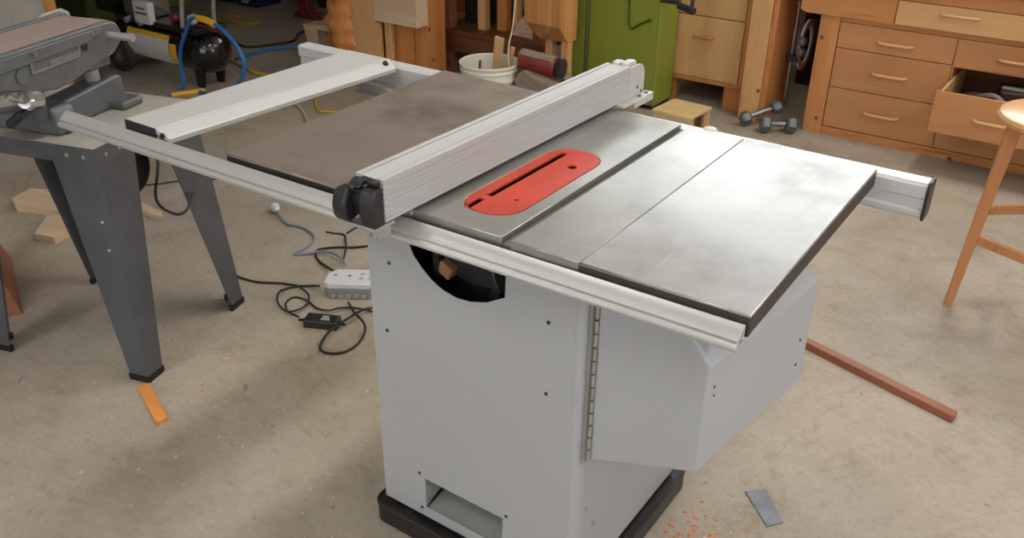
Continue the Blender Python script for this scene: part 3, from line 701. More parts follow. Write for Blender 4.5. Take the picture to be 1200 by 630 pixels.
pm = MB().box((-4.17,ty-.1,tz+.145), (-3.93,ty+.06,.50)).cyl((-4.05,ty-.105,.42), (-4.05,ty-.13,.42), .07, 24).build('pump_crankcase', 'steel', comp, .012)
fins = MB()
for i in range(6): fins.box((-4.15+.0,ty-.11,.505+i*.022), (-3.9,ty+.07,.515+i*.022))
fins.box((-4.12,ty-.09,.5), (-3.93,ty+.05,.66)).build('cylinder_fins', 'steel', comp, .003)
MB().box((-4.0,ty-.145,.335), (-3.86,ty-.10,.46)).build('pump_badge', 'label', comp, .003)
MB().box((-3.985,ty-.1465,.39), (-3.875,ty-.145,.40)).box((-3.97,ty-.1465,.42), (-3.89,ty-.145,.428)).build('badge_print', 'ink', comp)
for x in (-4.1,-3.97): MB().cyl((x,ty-.1,.34), (x,ty-.145,.33), .018, 14).build('drain_plug', 'alu_dull', comp)
MB().tube([(-3.93,ty-.02,.42),(-3.8,ty-.05,.40),(-3.65,ty-.04,.37),(-3.6,ty,.33)], .009, 8).build('discharge_pipe', 'steel', comp)
for yy in (ty-.1,ty+.12):
    MB().tube([(-3.62,yy,.3),(-3.6,yy,.45),(-3.53,yy,.7),(-3.45,yy,.85)], .013, 10).build('handle_bar', 'alu_dull', comp)
MB().cyl((-3.45,ty-.1,.85), (-3.45,ty+.12,.85), .014, 12).build('handle_grip', 'rubber', comp)
MB().box((-3.77,ty-.06,.35), (-3.68,ty+.02,.44)).build('pressure_switch', 'black_plastic', comp, .005)
MB().cyl((-3.55,ty-.06,.40), (-3.55,ty-.09,.40), .028, 18).build('gauge', 'white_metal', comp)
MB().cyl((-3.66,ty-.1,.40), (-3.66,ty-.13,.40), .022, 18).build('regulator_knob', 'red_dark', comp)
MB().cyl((-3.6,ty-.02,.35), (-3.35,ty-.05,.37), .008, 10).cyl((-3.42,ty-.05,.36), (-3.36,ty-.05,.365), .016, 12).build('outlet_fitting', 'red_dark', comp)

hose = thing('air_hose', 'bright blue air hose looped beside the compressor tank', 'hose', (-3.3,2.05,0))
MB().tube([(-3.51,1.79,.008),(-3.55,1.9,.008),(-3.57,1.98,.015),(-3.60,2.04,.06),(-3.61,2.04,.124),(-3.575,2.03,.241),(-3.49,2.02,.35),(-3.394,2.0,.445),(-3.32,2.0,.462),(-3.179,2.0,.445),(-3.081,2.0,.393),(-3.011,2.0,.33),(-2.992,2.0,.254),(-3.045,2.0,.162),(-3.19,2.0,.07),(-3.34,2.02,.02),(-3.45,2.04,.012),(-3.58,2.0,.012)], .011, 10).build('hose_line', 'blue_hose', hose)
MB().tube([(-3.33,2.0,.462),(-3.26,2.0,.460),(-3.19,2.0,.446)], .018, 12).build('hose_fitting', 'yellow', hose)
MB().tube([(-3.545,1.9,.014),(-3.50,2.0,.014),(-3.46,2.07,.014)], .016, 10).build('hose_fitting', 'yellow', hose)
def line(name, pts, r, m, label, cat, parent=None, n=8):
    o = MB().tube([(p[0],p[1],max(p[2], r)+.0004) for p in pts], r, n).build(name, m, parent)
    return tag(o, label, None if parent else cat)
line('floor_hose', [(-3.85,2.62,.01),(-3.867,2.805,.01),(-3.836,2.963,.01),(-3.745,3.087,.01),(-3.572,3.301,.01)], .011, 'blue_hose', 'dark blue hose running on the floor behind the long rail', 'hose')
line('yellow_hose', [(-4.1,2.45,.01),(-4.023,2.583,.01),(-3.925,2.606,.01),(-3.713,2.55,.01),(-3.518,2.50,.01),(-3.378,2.51,.01)], .010, 'yellow_hose', 'yellow hose on the floor behind the compressor tank', 'hose')
line('extension_cord', [(-4.925,3.353,.01),(-4.786,3.319,.01),(-4.60,3.27,.01),(-4.50,3.33,.01),(-4.536,3.42,.01),(-4.728,3.433,.01),(-4.86,3.40,.01)], .008, 'yellow_hose', 'yellow cord looped on the floor below the blue boxes', 'cord')
line('black_hose', [(-4.245,2.908,.01),(-4.029,2.873,.01),(-3.942,3.022,.01),(-3.90,3.17,.01),(-4.011,3.322,.01),(-4.029,3.464,.01),(-3.832,3.397,.01),(-3.594,3.22,.01)], .009, 'cord_black', 'black hose curled on the floor before the red jack', 'hose')
tag(MB().lathe((-3.27,2.27,.03), (-3.20,2.16,.03), [(0,.012),(.01,.028),(.06,.03),(.09,.02),(.13,.012)], 14).build('hose_coupler', 'label', bevel=0), 'pale hose coupler lying right of the compressor tank', 'coupler')

# blue and yellow cases, red jack, dark shelf far behind
for i, (x, w) in enumerate(((-5.35,.26),(-5.02,.24))):
    t = thing('tool_case', ('blue case with yellow trim at the far wall, left one' if i == 0 else 'blue case with yellow trim at the far wall, right one'), 'tool case', (x,3.85,0), 0, 'blue tool cases')
    MB().box((x-w/2,3.72,0), (x+w/2,3.98,.26)).build('case_body', 'blue_dark', t, .012)
    MB().box((x-.045,3.708,.05), (x+.045,3.7195,.24)).build('case_trim', 'yellow', t, .003)
    MB().box((x-.035,3.70,.03), (x+.035,3.7078,.08)).build('case_latch', 'label', t, .003)
sh = thing('dark_shelf', 'dark wooden shelf rack against the far wall behind the red jack', 'shelf', (-4.6,4.2,0))
for z_ in (.09,.55,1.0): MB().box((-5.7,4.05,z_), (-3.4,4.4,z_+.04)).build('shelf_board', 'brown_dark', sh, .002)
for x in (-5.7,-4.55,-3.45):
    MB().box((x,4.05,0), (x+.05,4.1,1.6)).build('post', 'brown_dark', sh); MB().box((x,4.35,0), (x+.05,4.4,1.6)).build('post', 'brown_dark', sh)
for x, w, h_, m_, lab in ((-4.35,.4,.3,'black_plastic','black crate on the low dark shelf, left of the red jack'), (-3.85,.34,.24,'brown_dark','dark brown box on the low dark shelf, right of the red jack')):
    t = thing('storage_box', lab, 'box', (x,4.2,.1305)); 
    MB().box((x-w/2,4.1,.1305), (x+w/2,4.33,.13+h_)).build('box_body', m_, t, .006); MB().box((x-w/2-.01,4.09,.1305+h_), (x+w/2+.01,4.34,.15+h_)).build('lid', m_, t, .004)
jk = thing('bottle_jack', 'red jack stand on the floor far behind the long rail', 'jack', (-4.35,3.75,0))
MB().prism([(-.13,0),(.13,0),(.1,.03),(.045,.08),(.035,.3),(-.035,.3),(-.045,.08),(-.1,.03)], (0,.07,0), (-4.35,3.70,0), ('x','z')).build('jack_body', 'red_dark', jk, .006)
MB().cyl((-4.35,3.735,.3), (-4.35,3.735,.42), .02, 16).cyl((-4.35,3.735,.42), (-4.35,3.735,.44), .035, 16).build('jack_ram', 'steel', jk)
MB().tube([(-4.36,3.69,.06),(-4.2,3.62,.07),(-4.05,3.6,.10)], .012, 8).build('jack_lever', 'red_dark', jk)

# timber pieces left of the white bucket
bl = tag(MB().box((-3.22,2.86,0), (-2.86,3.12,.62)).jitter(.006, 5, 3).build('timber_block', 'orange_wood', bevel=.004), 'big orange timber block behind the burl log', 'timber')
bu = MB().lathe((0,0,0), (0,0,1), [(.62*i/30, .125+.022*math.sin(i*.55)+.016*math.sin(i*1.3+1)-(.05*max(0,(i-20)/10)**1.5)) for i in range(31)], 40)
for v in bu.bm.verts: v.co = Vector((-3.04+v.co.x*1.0, 2.80+v.co.y*.36, v.co.z))
zz0 = [v for v in bu.bm.verts if v.co.z < .001]
bu.jitter(.022, 9, 0, 3.).jitter(.007, 32, 0, 1.)
for v in zz0: v.co.z = 0
for v in bu.bm.verts: v.co.z = max(0, v.co.z); v.co.y = min(v.co.y, 2.852)
tag(bu.build('burl_slab', 'burl', smooth=60), 'knobbly orange burl log with a wavy outline standing on the floor', 'burl log')
tag(MB().box((-2.93,2.775,0), (-2.74,2.825,.75)).build('pine_board', 'pine', bevel=.002), 'tall pale pine board standing between the burl log and dark post', 'board')
tag(MB().box((-3.0,2.72,0), (-2.88,2.77,.17)).build('pine_offcut', 'pine', bevel=.002), 'short pale offcut with a knot hole leaning on the tall pine board', 'offcut')
tag(MB().box((-2.99,2.83,.0), (-2.94,2.85,.26)).build('pine_offcut', 'pine_x', bevel=.002), 'thin offcut between the burl log and tall pine board', 'offcut')
tag(MB().box((-2.72,2.87,0), (-2.55,3.1,.68)).jitter(.004, 5, 2).build('timber_post', 'orange_wood', bevel=.003), 'dark orange timber post right of the tall pine board', 'timber')
tag(MB().box((-2.73,2.83,0), (-2.68,2.86,.37)).build('timber_strip', 'pine', bevel=.002), 'narrow pine strip standing before the dark orange post', 'board')
tag(MB().box((-2.545,2.88,0), (-2.45,3.05,.66)).build('timber_post', 'orange_wood', bevel=.003), 'slim orange timber post nearest the shelves, right of the pine boards', 'timber')
tag(MB().box((-2.74,2.76,.39), (-2.42,2.86,.55)).build('pine_beam', 'pine_x', bevel=.003), 'short pine beam jutting from the top of the timber pile', 'board')
tag(MB().prism([(-3.5,.0),(-3.42,.0),(-3.42,.2),(-3.3,.2),(-3.3,0),(-3.24,0),(-3.24,.2),(-3.22,.24),(-3.55,.22)], (0,.12,0), (0,2.95,0), ('x','z')).build('step_block', 'pine_x', bevel=.002), 'low pale wooden trestle left of the burl log', 'trestle')
cd = thing('caster_wheel', 'small steel caster wheel seen under the left wing by the timber', 'caster', (-2.60,2.66,0))
MB().lathe((-2.625,2.64,.048), (-2.575,2.67,.048), [(0,.02),(.001,.040),(.004,.048),(.05,.048),(.055,.040),(.058,.02)], 24).build('wheel', 'alu_dull', cd)
MB().lathe((-2.628,2.638,.048), (-2.570,2.673,.048), [(0,.018),(.066,.018)], 16).build('wheel_hub', 'rubber', cd)
MB().box((-2.65,2.60,.099), (-2.55,2.71,.104)).build('fork', 'steel', cd)

# low cabinet with dark curved pulls
dc = thing('low_cabinet', 'low wooden drawer cabinet with dark curved pulls beside the shelf table', 'cabinet', (-2.9,3.85,0))
MB().box((-3.3,3.65,.10), (-2.70,4.2,.85)).build('cabinet_body', 'bench', dc, .003)
MB().box((-3.27,3.68,0), (-2.73,4.17,.10)).build('plinth', 'black_paint', dc)
for z_ in (.13,.29,.45,.61):
    d_ = MB().box((-3.27,3.632,z_), (-2.73,3.65,z_+.15)).build('drawer_front', 'bench', dc, .002)
    MB().prism([(-.14,.03),(-.07,.012),(.05,.0),(.17,.004),(.17,.02),(.05,.03),(-.07,.034)], (0,-.02,0), (-3.0,3.632,z_+.07), ('x','z')).build('pull', 'black_plastic', d_, .003)

# dark shelf table behind the bucket
ta = thing('shelf_table', 'dark brown timber table with a low shelf behind the white bucket', 'table', (-2.2,3.5,0))
for x, y in ((-2.62,3.22),(-1.95,3.22),(-2.62,3.8),(-1.95,3.8)): MB().box((x,y,0), (x+.07,y+.07,.78)).build('leg', 'redwood', ta, .002)
MB().box((-2.65,3.205,.255), (-1.87,3.90,.285)).build('shelf_board', 'brown_wood', ta, .002)
MB().box((-2.65,3.195,.16), (-1.87,3.2195,.254)).build('apron', 'brown_wood', ta, .002)
MB().box((-2.68,3.17,.78), (-1.85,3.93,.82)).build('table_top', 'brown_wood', ta, .003)
for i, (x, y, w, h_, lab, m_) in enumerate(((-2.40,3.30,.055,.40,'pale board standing on the low shelf, nearest its left leg','pine'), (-2.30,3.36,.07,.36,'orange board standing on the low shelf beside the pale one','orange_wood'), (-2.2,3.40,.02,.42,'thin strip standing on the low shelf','pine'))):
    tag(MB().box((x,y,.2855), (x+w,y+.05,.2855+h_)).build('wood_scrap', m_, bevel=.001), lab, 'wood scrap')
labs = ['bottom pale offcut of the stack on the low shelf', 'second pale offcut in the stack on the low shelf', 'third pale offcut in the stack on the low shelf', 'top pale offcut of the stack on the low shelf']
for i, l_ in enumerate(labs):
    tag(MB().box((-2.15+.01*i,3.3+.012*i,.2857+i*.0255), (-1.92+.02*i,3.42+.01*i,.3107+i*.0255), Matrix.Rotation(R(6*i-8),3,'Z')).build('offcut', 'pine_x', bevel=.001), l_, 'offcut', 'stacked offcuts on the low shelf')
for i in range(5):
    tag(MB().box((-2.07+.036*i,3.5,.2857), (-2.045+.036*i,3.54,.42+.012*(i%3))).build('wood_peg', 'pine', bevel=.001), ['first','second','third','fourth','fifth'][i]+' upright pale wood peg on the low shelf, counted from the left', 'wood peg', 'pegs on the low shelf')
bx = thing('black_bin', 'black bin standing on the low shelf at its left end', 'bin', (-2.5,3.5,.2855))
MB().plate(rrect(-2.6,3.42,-2.42,3.72,.02,4), [rrect(-2.592,3.428,-2.428,3.712,.015,4)], (0,0,.24), (0,0,.292), ('x','y')).box((-2.59,3.43,.2857), (-2.43,3.71,.2918)).build('bin_body', 'black_plastic', bx)
MB().plate(rrect(-2.608,3.412,-2.412,3.728,.025,4), [rrect(-2.59,3.43,-2.43,3.71,.015,4)], (0,0,.015), (0,0,.5325), ('x','y')).build('bin_rim', 'black_plastic', bx)

# white bucket
bk = thing('bucket', 'white plastic bucket holding wood strips behind the saw', 'bucket', (-1.73,2.5,0))
MB().lathe((-1.73,2.5,0), (-1.73,2.5,1), [(.004,.001),(.004,.118),(.0,.128),(.34,.144),(.345,.150),(.352,.150),(.356,.145),(.366,.146),(.372,.153),(.380,.153),(.382,.148),(.378,.143),(.33,.139),(.012,.122),(.01,.001)], 48, False).build('bucket_body', 'bucket', bk)
MB().lathe((-1.73,2.5,0), (-1.73,2.5,1), [(.300,.1425),(.300,.150),(.312,.151),(.312,.1435)], 48, False).build('bucket_ring', 'bucket', bk)
MB().tube([(-1.88,2.5,.31),(-1.87,2.40,.24),(-1.78,2.35,.19),(-1.68,2.35,.19),(-1.60,2.40,.24),(-1.58,2.5,.31)], .003, 6).build('bail', 'steel', bk)
tag(MB().box((-1.745,2.53,.015), (-1.695,2.545,.50), Matrix.Rotation(R(6),3,'Y')).build('wood_strip', 'pine', bevel=.001), 'wide pale wood strip sticking up out of the bucket', 'wood strip', 'strips in the bucket')
tag(MB().box((-1.665,2.52,.015), (-1.645,2.535,.47), Matrix.Rotation(R(12),3,'Y')).build('wood_strip', 'pine', bevel=.001), 'narrow wood strip leaning to the right in the bucket', 'wood strip', 'strips in the bucket')
tag(MB().box((-1.79,2.47,.015), (-1.78,2.48,.385), Matrix.Rotation(R(5),3,'Y')).build('dowel', 'brown_wood', bevel=.001), 'thin dark stick leaning inside the bucket near its front', 'stick')
tag(MB().tube([(-1.60,2.50,.02),(-1.605,2.50,.3),(-1.615,2.5,.46),(-1.60,2.52,.60),(-1.59,2.54,.9)], .0045, 6).build('rope', 'cord_beige'), 'beige rope rising straight up from the bucket', 'rope')

# dusty red roller machine
dr = thing('dusty_motor', 'sawdust covered motor with a red cylinder right of the bucket', 'motor', (-1.5,2.6,0))
mm = MB().prism([(-.095,0),(.19,0),(.2,.1),(.15,.18),(.16,.24),(.08,.26),(-.05,.285),(-.095,.25),(-.09,.12)], (0,.2,0), (-1.47,2.48,0), ('x','z')).jitter(.010, 16, 3).warp(lambda v: (v.x,v.y,v.z*1.30+.002)).build('motor_base', 'sawdust', dr, .01)
mm2 = MB().lathe((-1.58,2.56,.405), (-1.37,2.575,.39), [(0,.03),(.008,.052),(.19,.052),(.205,.046)], 28).build('red_drum', 'red_dark', dr)
MB().lathe((-1.574,2.558,.413), (-1.38,2.572,.399), [(0,.045),(.19,.045)], 24).build('dust_cap', 'sawdust', dr)
MB().lathe((-1.365,2.575,.39), (-1.34,2.577,.39), [(0,.046),(.02,.048),(.025,.03)], 20).build('end_cap', 'black_plastic', dr)
MB().tube([(-1.34,2.56,.33),(-1.29,2.55,.29),(-1.25,2.56,.22),(-1.23,2.6,.05)], .022, 8).build('flex_pipe', 'rubber', dr)

# laminated block on legs, in front of the green machine
bt = thing('butcher_block', 'thick striped maple block with a slanted lower end before the green bandsaw', 'butcher block', (-1.67,3.1,0))
MB().hexa([(-1.79,3.05,.375),(-1.61,3.05,.375),(-1.61,3.14,.375),(-1.79,3.14,.375)], [(-1.835,2.96,.475),(-1.61,2.96,.475),(-1.61,3.14,.475),(-1.835,3.14,.475)]).box((-1.835,2.96,.4752), (-1.61,3.14,.86)).build('block', 'maple', bt, .003)
for x, y in ((-1.66,3.065),(-1.775,3.085)): MB().box((x,y,0), (x+.045,y+.045,.3745)).build('leg', 'pine', bt, .002)

# green bandsaw
bw = thing('bandsaw', 'tall olive green bandsaw body behind the saw fence', 'bandsaw', (-1.5,3.45,0))
MB().box((-1.80,3.34,.02), (-1.21,3.56,1.9)).build('cabinet_body', 'green', bw, .012, 3)
MB().box((-1.79,3.325,.05), (-1.665,3.3395,1.85)).build('column_panel', 'green', bw, .005)
MB().box((-1.642,3.328,.03), (-1.23,3.3395,1.2)).build('lower_door', 'green', bw, .004)
MB().cyl((-1.652,3.325,.05), (-1.652,3.325,1.6), .006, 8).build('guide_rod', 'steel', bw)
MB().box((-1.79,3.35,0), (-1.22,3.55,.02)).build('foot_plate', 'black_paint', bw)
MB().tube([(-1.40,3.325,.68),(-1.385,3.32,.45),(-1.32,3.32,.47),(-1.26,3.32,.50)], .006, 8).build('switch_arm', 'green_dark', bw)
sb = MB().box((-1.209,3.30,.60), (-1.10,3.33,.625)).cyl((-1.10,3.30,.60), (-1.00,3.28,.585), .019, 14).cyl((-1.02,3.29,.585), (-1.02,3.29,.68), .010, 12).build('switch_box', 'black_plastic', bw, .004)
MB().cyl((-1.385,3.3275,.445), (-1.385,3.318,.445), .008, 10).build('arm_bolt', 'screw', bw)

# small open wooden box
wb = thing('wooden_crate', 'small pale wooden step box on the floor behind the saw table', 'box', (-.93,3.15,0))
FB = Matrix.Translation((-.93,3.13,0)) @ Matrix.Rotation(R(-4), 4, 'Z')
for a, b in (((-.125,-.11,.0),(.09,-.092,.11)), ((-.125,.092,0),(.09,.11,.11)), ((-.125,-.0918,0),(-.107,.0918,.11))): MB(FB).box(a, b).build('side_board', 'pine_x', wb, .002)
MB(FB).box((-.13,-.115,.1102), (.095,.115,.125)).build('top_board', 'crate_pale', wb, .002)
for y_ in (-.0918,.055): MB(FB).box((.070,y_,0), (.088,y_+.0368,.1098)).build('corner_leg', 'pine', wb, .002)

# two-drawer cabinet
def arch_handle(cx, y, z, w, mat, parent, h=.02, d=.03):
    pts = [(cx-w/2, y-.001, z), (cx-w/2+.012, y-d*.8, z), (cx-w/4, y-d, z), (cx, y-d*1.05, z), (cx+w/4, y-d, z), (cx+w/2-.012, y-d*.8, z), (cx+w/2, y-.001, z)]
    m = MB().tube(pts, h/2, 8, 4)
    return m.build('handle', mat, parent)
fc = thing('drawer_cabinet', 'tan two drawer wooden cabinet right of the green bandsaw', 'cabinet', (-.97,3.8,0))
MB().box((-1.31,3.59,.135), (-.765,4.05,.92)).build('cabinet_body', 'cab_side', fc, .002)
MB().box((-1.31,3.575,.135), (-.83,3.5895,.16)).build('bottom_rail', 'cab_side', fc, .001)
MB().box((-.828,3.57,.135), (-.763,3.5895,.92)).build('stile', 'cab_side', fc, .002)
for z0, z1 in ((.162,.497),(.503,.70),(.706,.90)):
    d_ = MB().box((-1.30,3.57,z0), (-.832,3.5895,z1)).build('drawer_front', 'cab_face', fc, .002)
    arch_handle(-1.055, 3.57, z0+(z1-z0)*.68 if z0 < .2 else (z0+z1)/2+.04, .12, 'cab_side', d_, .014, .022)
for x, y in ((-.915,3.60),(-1.31,3.60),(-.87,3.98),(-1.31,3.98)): MB().box((x,y,0), (x+.1,y+.05,.1345)).build('leg', 'cab_side', fc, .002)

MB().box((-1.20,4.0,.001), (-.88,4.02,.1345)).build('shade_board', 'brown_dark', fc)  # added dark board standing in for the floor shade under the cabinet
# boards standing beside it
tag(MB().box((-.782,3.505,0), (-.672,3.53,1.05)).box((-.782,3.53,0), (-.70,3.56,1.05)).build('tall_board', 'pine', bevel=.003), 'tall tan board standing upright beside the two drawer cabinet', 'board')
tag(MB().box((-.671,3.507,0), (-.640,3.86,1.05)).build('tall_board', 'orange_wood', bevel=.003), 'tall orange board standing edge on beside the tan board', 'board')
# blade disc and pipe clamp in the gap
tag(MB().lathe((-.575,3.82,.37), (-.566,3.8205,.37), [(0,.095),(.0,.135),(.010,.135),(.010,.095),(0,.095)], 40, False).build('steel_hoop', 'label', bevel=0), 'pale round hoop standing edge on in the dark gap left of the workbench', 'hoop')
tag(MB().box((-.75,4.33,0), (-.34,4.36,1.3)).build('gap_shade_board', 'brown_dark', bevel=.003), 'added dark brown board standing in for shade in the gap left of the workbench', 'board')  # board added to give the narrow gap its deep shade
pcp = thing('bar_clamp', 'steel bar clamp hanging in the gap behind the dumbbells', 'clamp', (-.56,3.78,0))
MB().box((-.605,3.70,.10), (-.595,3.72,.75)).build('bar', 'steel', pcp)
for z_ in (.62,.30): MB().box((-.625,3.69,z_), (-.56,3.73,z_+.04)).build('jaw', 'dark', pcp, .004)
for z_ in (.42,.36): MB().lathe((-.565,3.69,z_), (-.535,3.675,z_), [(0,.012),(.01,.025),(.03,.025),(.04,.012)], 14).build('clamp_knob', 'brass', pcp)
# dumbbells
def dumbbell(p0, p1, r, label):
    p0, p1 = Vector(p0), Vector(p1); ax = (p1-p0).normalized(); L = (p1-p0).length
    t = thing('dumbbell', label, 'dumbbell', ((p0.x+p1.x)/2,(p0.y+p1.y)/2,min(p0.z,p1.z)-r), 0, 'grey hex dumbbells')
    for a in (0, L-.055): MB().lathe(p0+ax*a, p0+ax*(a+.055), [(0,r*.72),(.012,r),(.043,r),(.055,r*.72)], 6).build('head', 'scrap_metal', t, .003)
    MB().lathe(p0+ax*.055, p0+ax*(L-.055), [(0,.013),(.03,.015),((L-.11)/2,.018),(L-.14,.015),(L-.11,.013)], 14).build('grip', 'steel', t)
dumbbell((-.715,3.38,.04), (-.57,3.56,.098), .038, 'grey hex dumbbell tilted up over the other one')
dumbbell((-.60,3.36,.047), (-.44,3.46,.047), .046, 'grey hex dumbbell on the floor against the workbench leg')

# ================================================================ workbench
wbn = thing('workbench', 'large orange wooden workbench with many drawers at the back wall', 'workbench', (.45,3.9,0))
MB().box((-.43,3.53,0), (-.333,3.63,.61)).build('leg', 'bench_z', wbn, .003)
MB().box((-.43,4.15,0), (-.333,4.25,.61)).build('leg', 'bench_z', wbn, .003)
MB().box((1.62,3.53,0), (1.72,3.63,.61)).build('leg', 'bench_z', wbn, .003)
MB().box((1.62,4.15,0), (1.72,4.25,.61)).build('leg', 'bench_z', wbn, .003)
MB().plate([(-.53,.625),(-.50,.611),(1.78,.611),(1.78,.80),(-.53,.80)], [[(-.076,.6125),(.62,.6125),(.62,.728),(-.076,.728)]], (0,.03,0), (0,3.505,0), ('x','z')).build('front_apron', 'bench', wbn, .002)
MB().box((-.53,3.536,.62), (1.78,4.28,.79)).build('frame', 'bench', wbn, .002)
MB().box((-.57,3.47,.8005), (1.84,4.32,.87)).build('bench_top', 'bench', wbn, .004)
adr = MB().box((-.071,3.495,.6145), (.615,3.5355,.725)).build('drawer_front', 'drawer_pale', wbn, .002)
arch_handle(.208, 3.495, .690, .165, 'handle_wood', adr, .014, .03)
# carcass with an open drawer bay
car = MB()
car.box((-.332,3.545,.0), (1.615,4.2,.046)).box((-.332,3.545,.565), (1.615,4.2,.6105))
for x in (-.332,.2145,.815,1.6): car.box((x,3.545,.0461), (x+.012,4.2,.5649))
car.box((-.32,4.185,.0461), (1.6,4.2,.5649)).box((.2266,3.545,.208), (.8149,4.185,.214)).box((.2266,3.545,.445), (.8149,4.185,.449))
car.build('carcass', 'bench', wbn)
MB().box((-.332,3.532,.0), (1.615,3.5445,.044)).build('plinth', 'bench', wbn, .002)
MB().box((-.332,3.532,.585), (1.615,3.5445,.6105)).build('top_rail', 'bench', wbn, .001)
def drawer(x0, x1, z0, z1, hc, hz, y=3.53, hd=None, mat='drawer'):
    d_ = MB().box((x0,y,z0), (x1,y+.0145,z1)).build('drawer_front', mat, wbn, .002)
    arch_handle(hc, y, hz, .165 if x1-x0 < .58 else .17, 'handle_wood', d_, .016, .026); return d_
for z0, z1, hz in ((.049,.255,.153),(.2585,.455,.358),(.4585,.5825,.512)):
    drawer(-.328, .2155, z0, z1, -.052, hz)
drawer(.2195, .81, .452, .5825, .49, .515); drawer(.2195, .81, .049, .208, .51, .13)
for z0, z1 in ((.049,.255),(.2585,.455),(.4585,.5825)): drawer(.82, 1.605, z0, z1, 1.21, (z0+z1)/2)
yo = 3.25
od = drawer(.218, .812, .214, .406, .485, .302, yo, None, 'drawer')
MB().box((.232,yo+.015,.225), (.245,3.84,.400)).build('drawer_side', 'handle_wood', wbn); MB().box((.79,yo+.015,.225), (.803,3.84,.400)).build('drawer_side', 'handle_wood', wbn)
MB().box((.2455,yo+.015,.225), (.7895,3.84,.232)).box((.2455,3.826,.2325), (.7895,3.84,.395)).build('drawer_bottom', 'brown_wood', wbn)
# things lying in the open drawer
tag(MB().lathe((.30,3.45,.300), (.40,3.5,.300), [(0,.03),(.02,.062),(.05,.067),(.09,.062),(.11,.03)], 16).build('wire_brush', 'brown_dark'), 'dark brown brush head at the left of the open drawer', 'brush')
tag(MB().prism([(.28,.2325),(.50,.2325),(.49,.33),(.40,.38),(.30,.35)], (0,.05,0), (0,3.30,0), ('x','z')).build('wood_block', 'handle_wood', bevel=.006), 'pale shaped wood block behind the open drawer front', 'wood block')
tag(MB().tube([(.38,3.37,.38),(.44,3.36,.395),(.50,3.34,.37)], [.008,.011,.011,.008], 8).build('chisel_handle', 'scrap_metal'), 'thin grey metal tool lying across the open drawer', 'tool')
tag(MB().box((.44,3.50,.2325), (.76,3.66,.385), Matrix.Rotation(R(8),3,'Z')).build('tool_box', 'brown_dark', bevel=.006), 'dark brown wooden box in the right of the open drawer', 'box')
tag(MB().box((.45,3.52,.388), (.78,3.545,.400)).build('steel_rule', 'alu_dull', bevel=.001), 'long grey strip lying on the brown box in the drawer', 'ruler')
# odds on the bench top
tag(MB().tube([(.3,3.6,.876),(.42,3.66,.879),(.6,3.62,.878),(.75,3.7,.879)], .008, 6).build('wood_offcut', 'pine_x'), 'pale twig of scrap on the workbench top', 'offcut')

# ================================================================ stool
sx, sy = .80, 2.075
stl = thing('stool', 'round wooden shop stool with splayed legs at the right', 'stool', (sx,sy,0))
MB().lathe((sx,sy,.685), (sx,sy,.85), [(0,.15),(.004,.185),(.014,.203),(.026,.207),(.036,.200),(.042,.18),(.043,.001)], 48, False).lathe((sx,sy,.6855), (sx,sy,.85), [(0,.151),(0.0,.001)], 48, False).build('seat', 'seat_wood', stl)
legs = []
for k_ in range(3):
    a = R(188+120*k_); ra, rb = .145, .195
    top = Vector((sx+ra*math.cos(a), sy+ra*math.sin(a), .687)); bot = Vector((sx+rb*math.cos(a), sy+rb*math.sin(a), 0))
    u = Vector((math.cos(a), math.sin(a), 0)); w = Vector((-u.y, u.x, 0))
    def q(c, hu, hw): return [c-u*hu-w*hw, c+u*hu-w*hw, c+u*hu+w*hw, c-u*hu+w*hw]
    MB().hexa(q(bot,.014,.014), q(top,.022,.02)).build('leg', 'stool_wood', stl, .003)
    legs.append((top, bot))
for i, j, z_ in ((0,1,.27),(0,2,.375),(1,2,.32)):
    def at(k_, z): t, b = legs[k_]; return b+(t-b)*(z/.687)
    a, b = at(i, z_), at(j, z_); d = (b-a).normalized(); a = a+d*.02; b = b-d*.02; nn = Vector((-d.y, d.x, 0))*.009; up = Vector((0,0,.016))
    MB().hexa([a-nn-up, b-nn-up, b+nn-up, a+nn-up], [a-nn+up, b-nn+up, b+nn+up, a+nn+up]).build('rung', 'stool_wood', stl, .002)

# ================================================================ things on the floor
tag(MB().hexa([(.24,1.529,0),(.772,1.38,0),(.765,1.336,0),(.24,1.485,0)], [(.24,1.523,.022),(.772,1.374,.022),(.767,1.342,.022),(.24,1.491,.022)]).build('wood_stick', 'redwood', bevel=.002), 'long reddish wood stick on the floor behind the motor cover', 'wood stick')
tag(MB().hexa([(.388,.718,0.0005),(.429,.757,.0005),(.508,.668,.0005),(.481,.631,.0005)], [(.388,.718,.0035),(.429,.757,.006),(.508,.668,.004),(.481,.631,.003)]).build('metal_scrap', 'scrap_metal', bevel=.0008), 'bent grey metal scrap strip on the floor right of the saw', 'metal scrap')
tag(MB().hexa([(-1.29,.085,0),(-1.272,.12,0),(-1.073,.037,0),(-1.079,.005,0)], [(-1.29,.085,.002),(-1.272,.12,.002),(-1.073,.037,.014),(-1.079,.005,.014)]).build('wedge', 'shim', bevel=.001), 'orange wooden wedge shimming the near foot of the machine stand', 'wedge')
tag(MB().prism([(-2.84,.575),(-2.88,.68),(-2.76,.735),(-2.57,.70),(-2.50,.66),(-2.55,.62),(-2.70,.58),(-2.77,.552)], (0,0,.036), (0,0,0), ('x','y')).build('wood_offcut', 'pine_x', bevel=.002), 'wide pale offcut on the floor behind the machine stand, tapered to the left', 'offcut')
tag(MB().prism([(-2.452,.447),(-2.57,.57),(-2.50,.64),(-2.40,.62),(-2.36,.475)], (0,0,.032), (0,0,0), ('x','y')).build('wood_offcut', 'pine_x', bevel=.002), 'pale offcut with a square end, nearest the stand, between its legs', 'offcut')
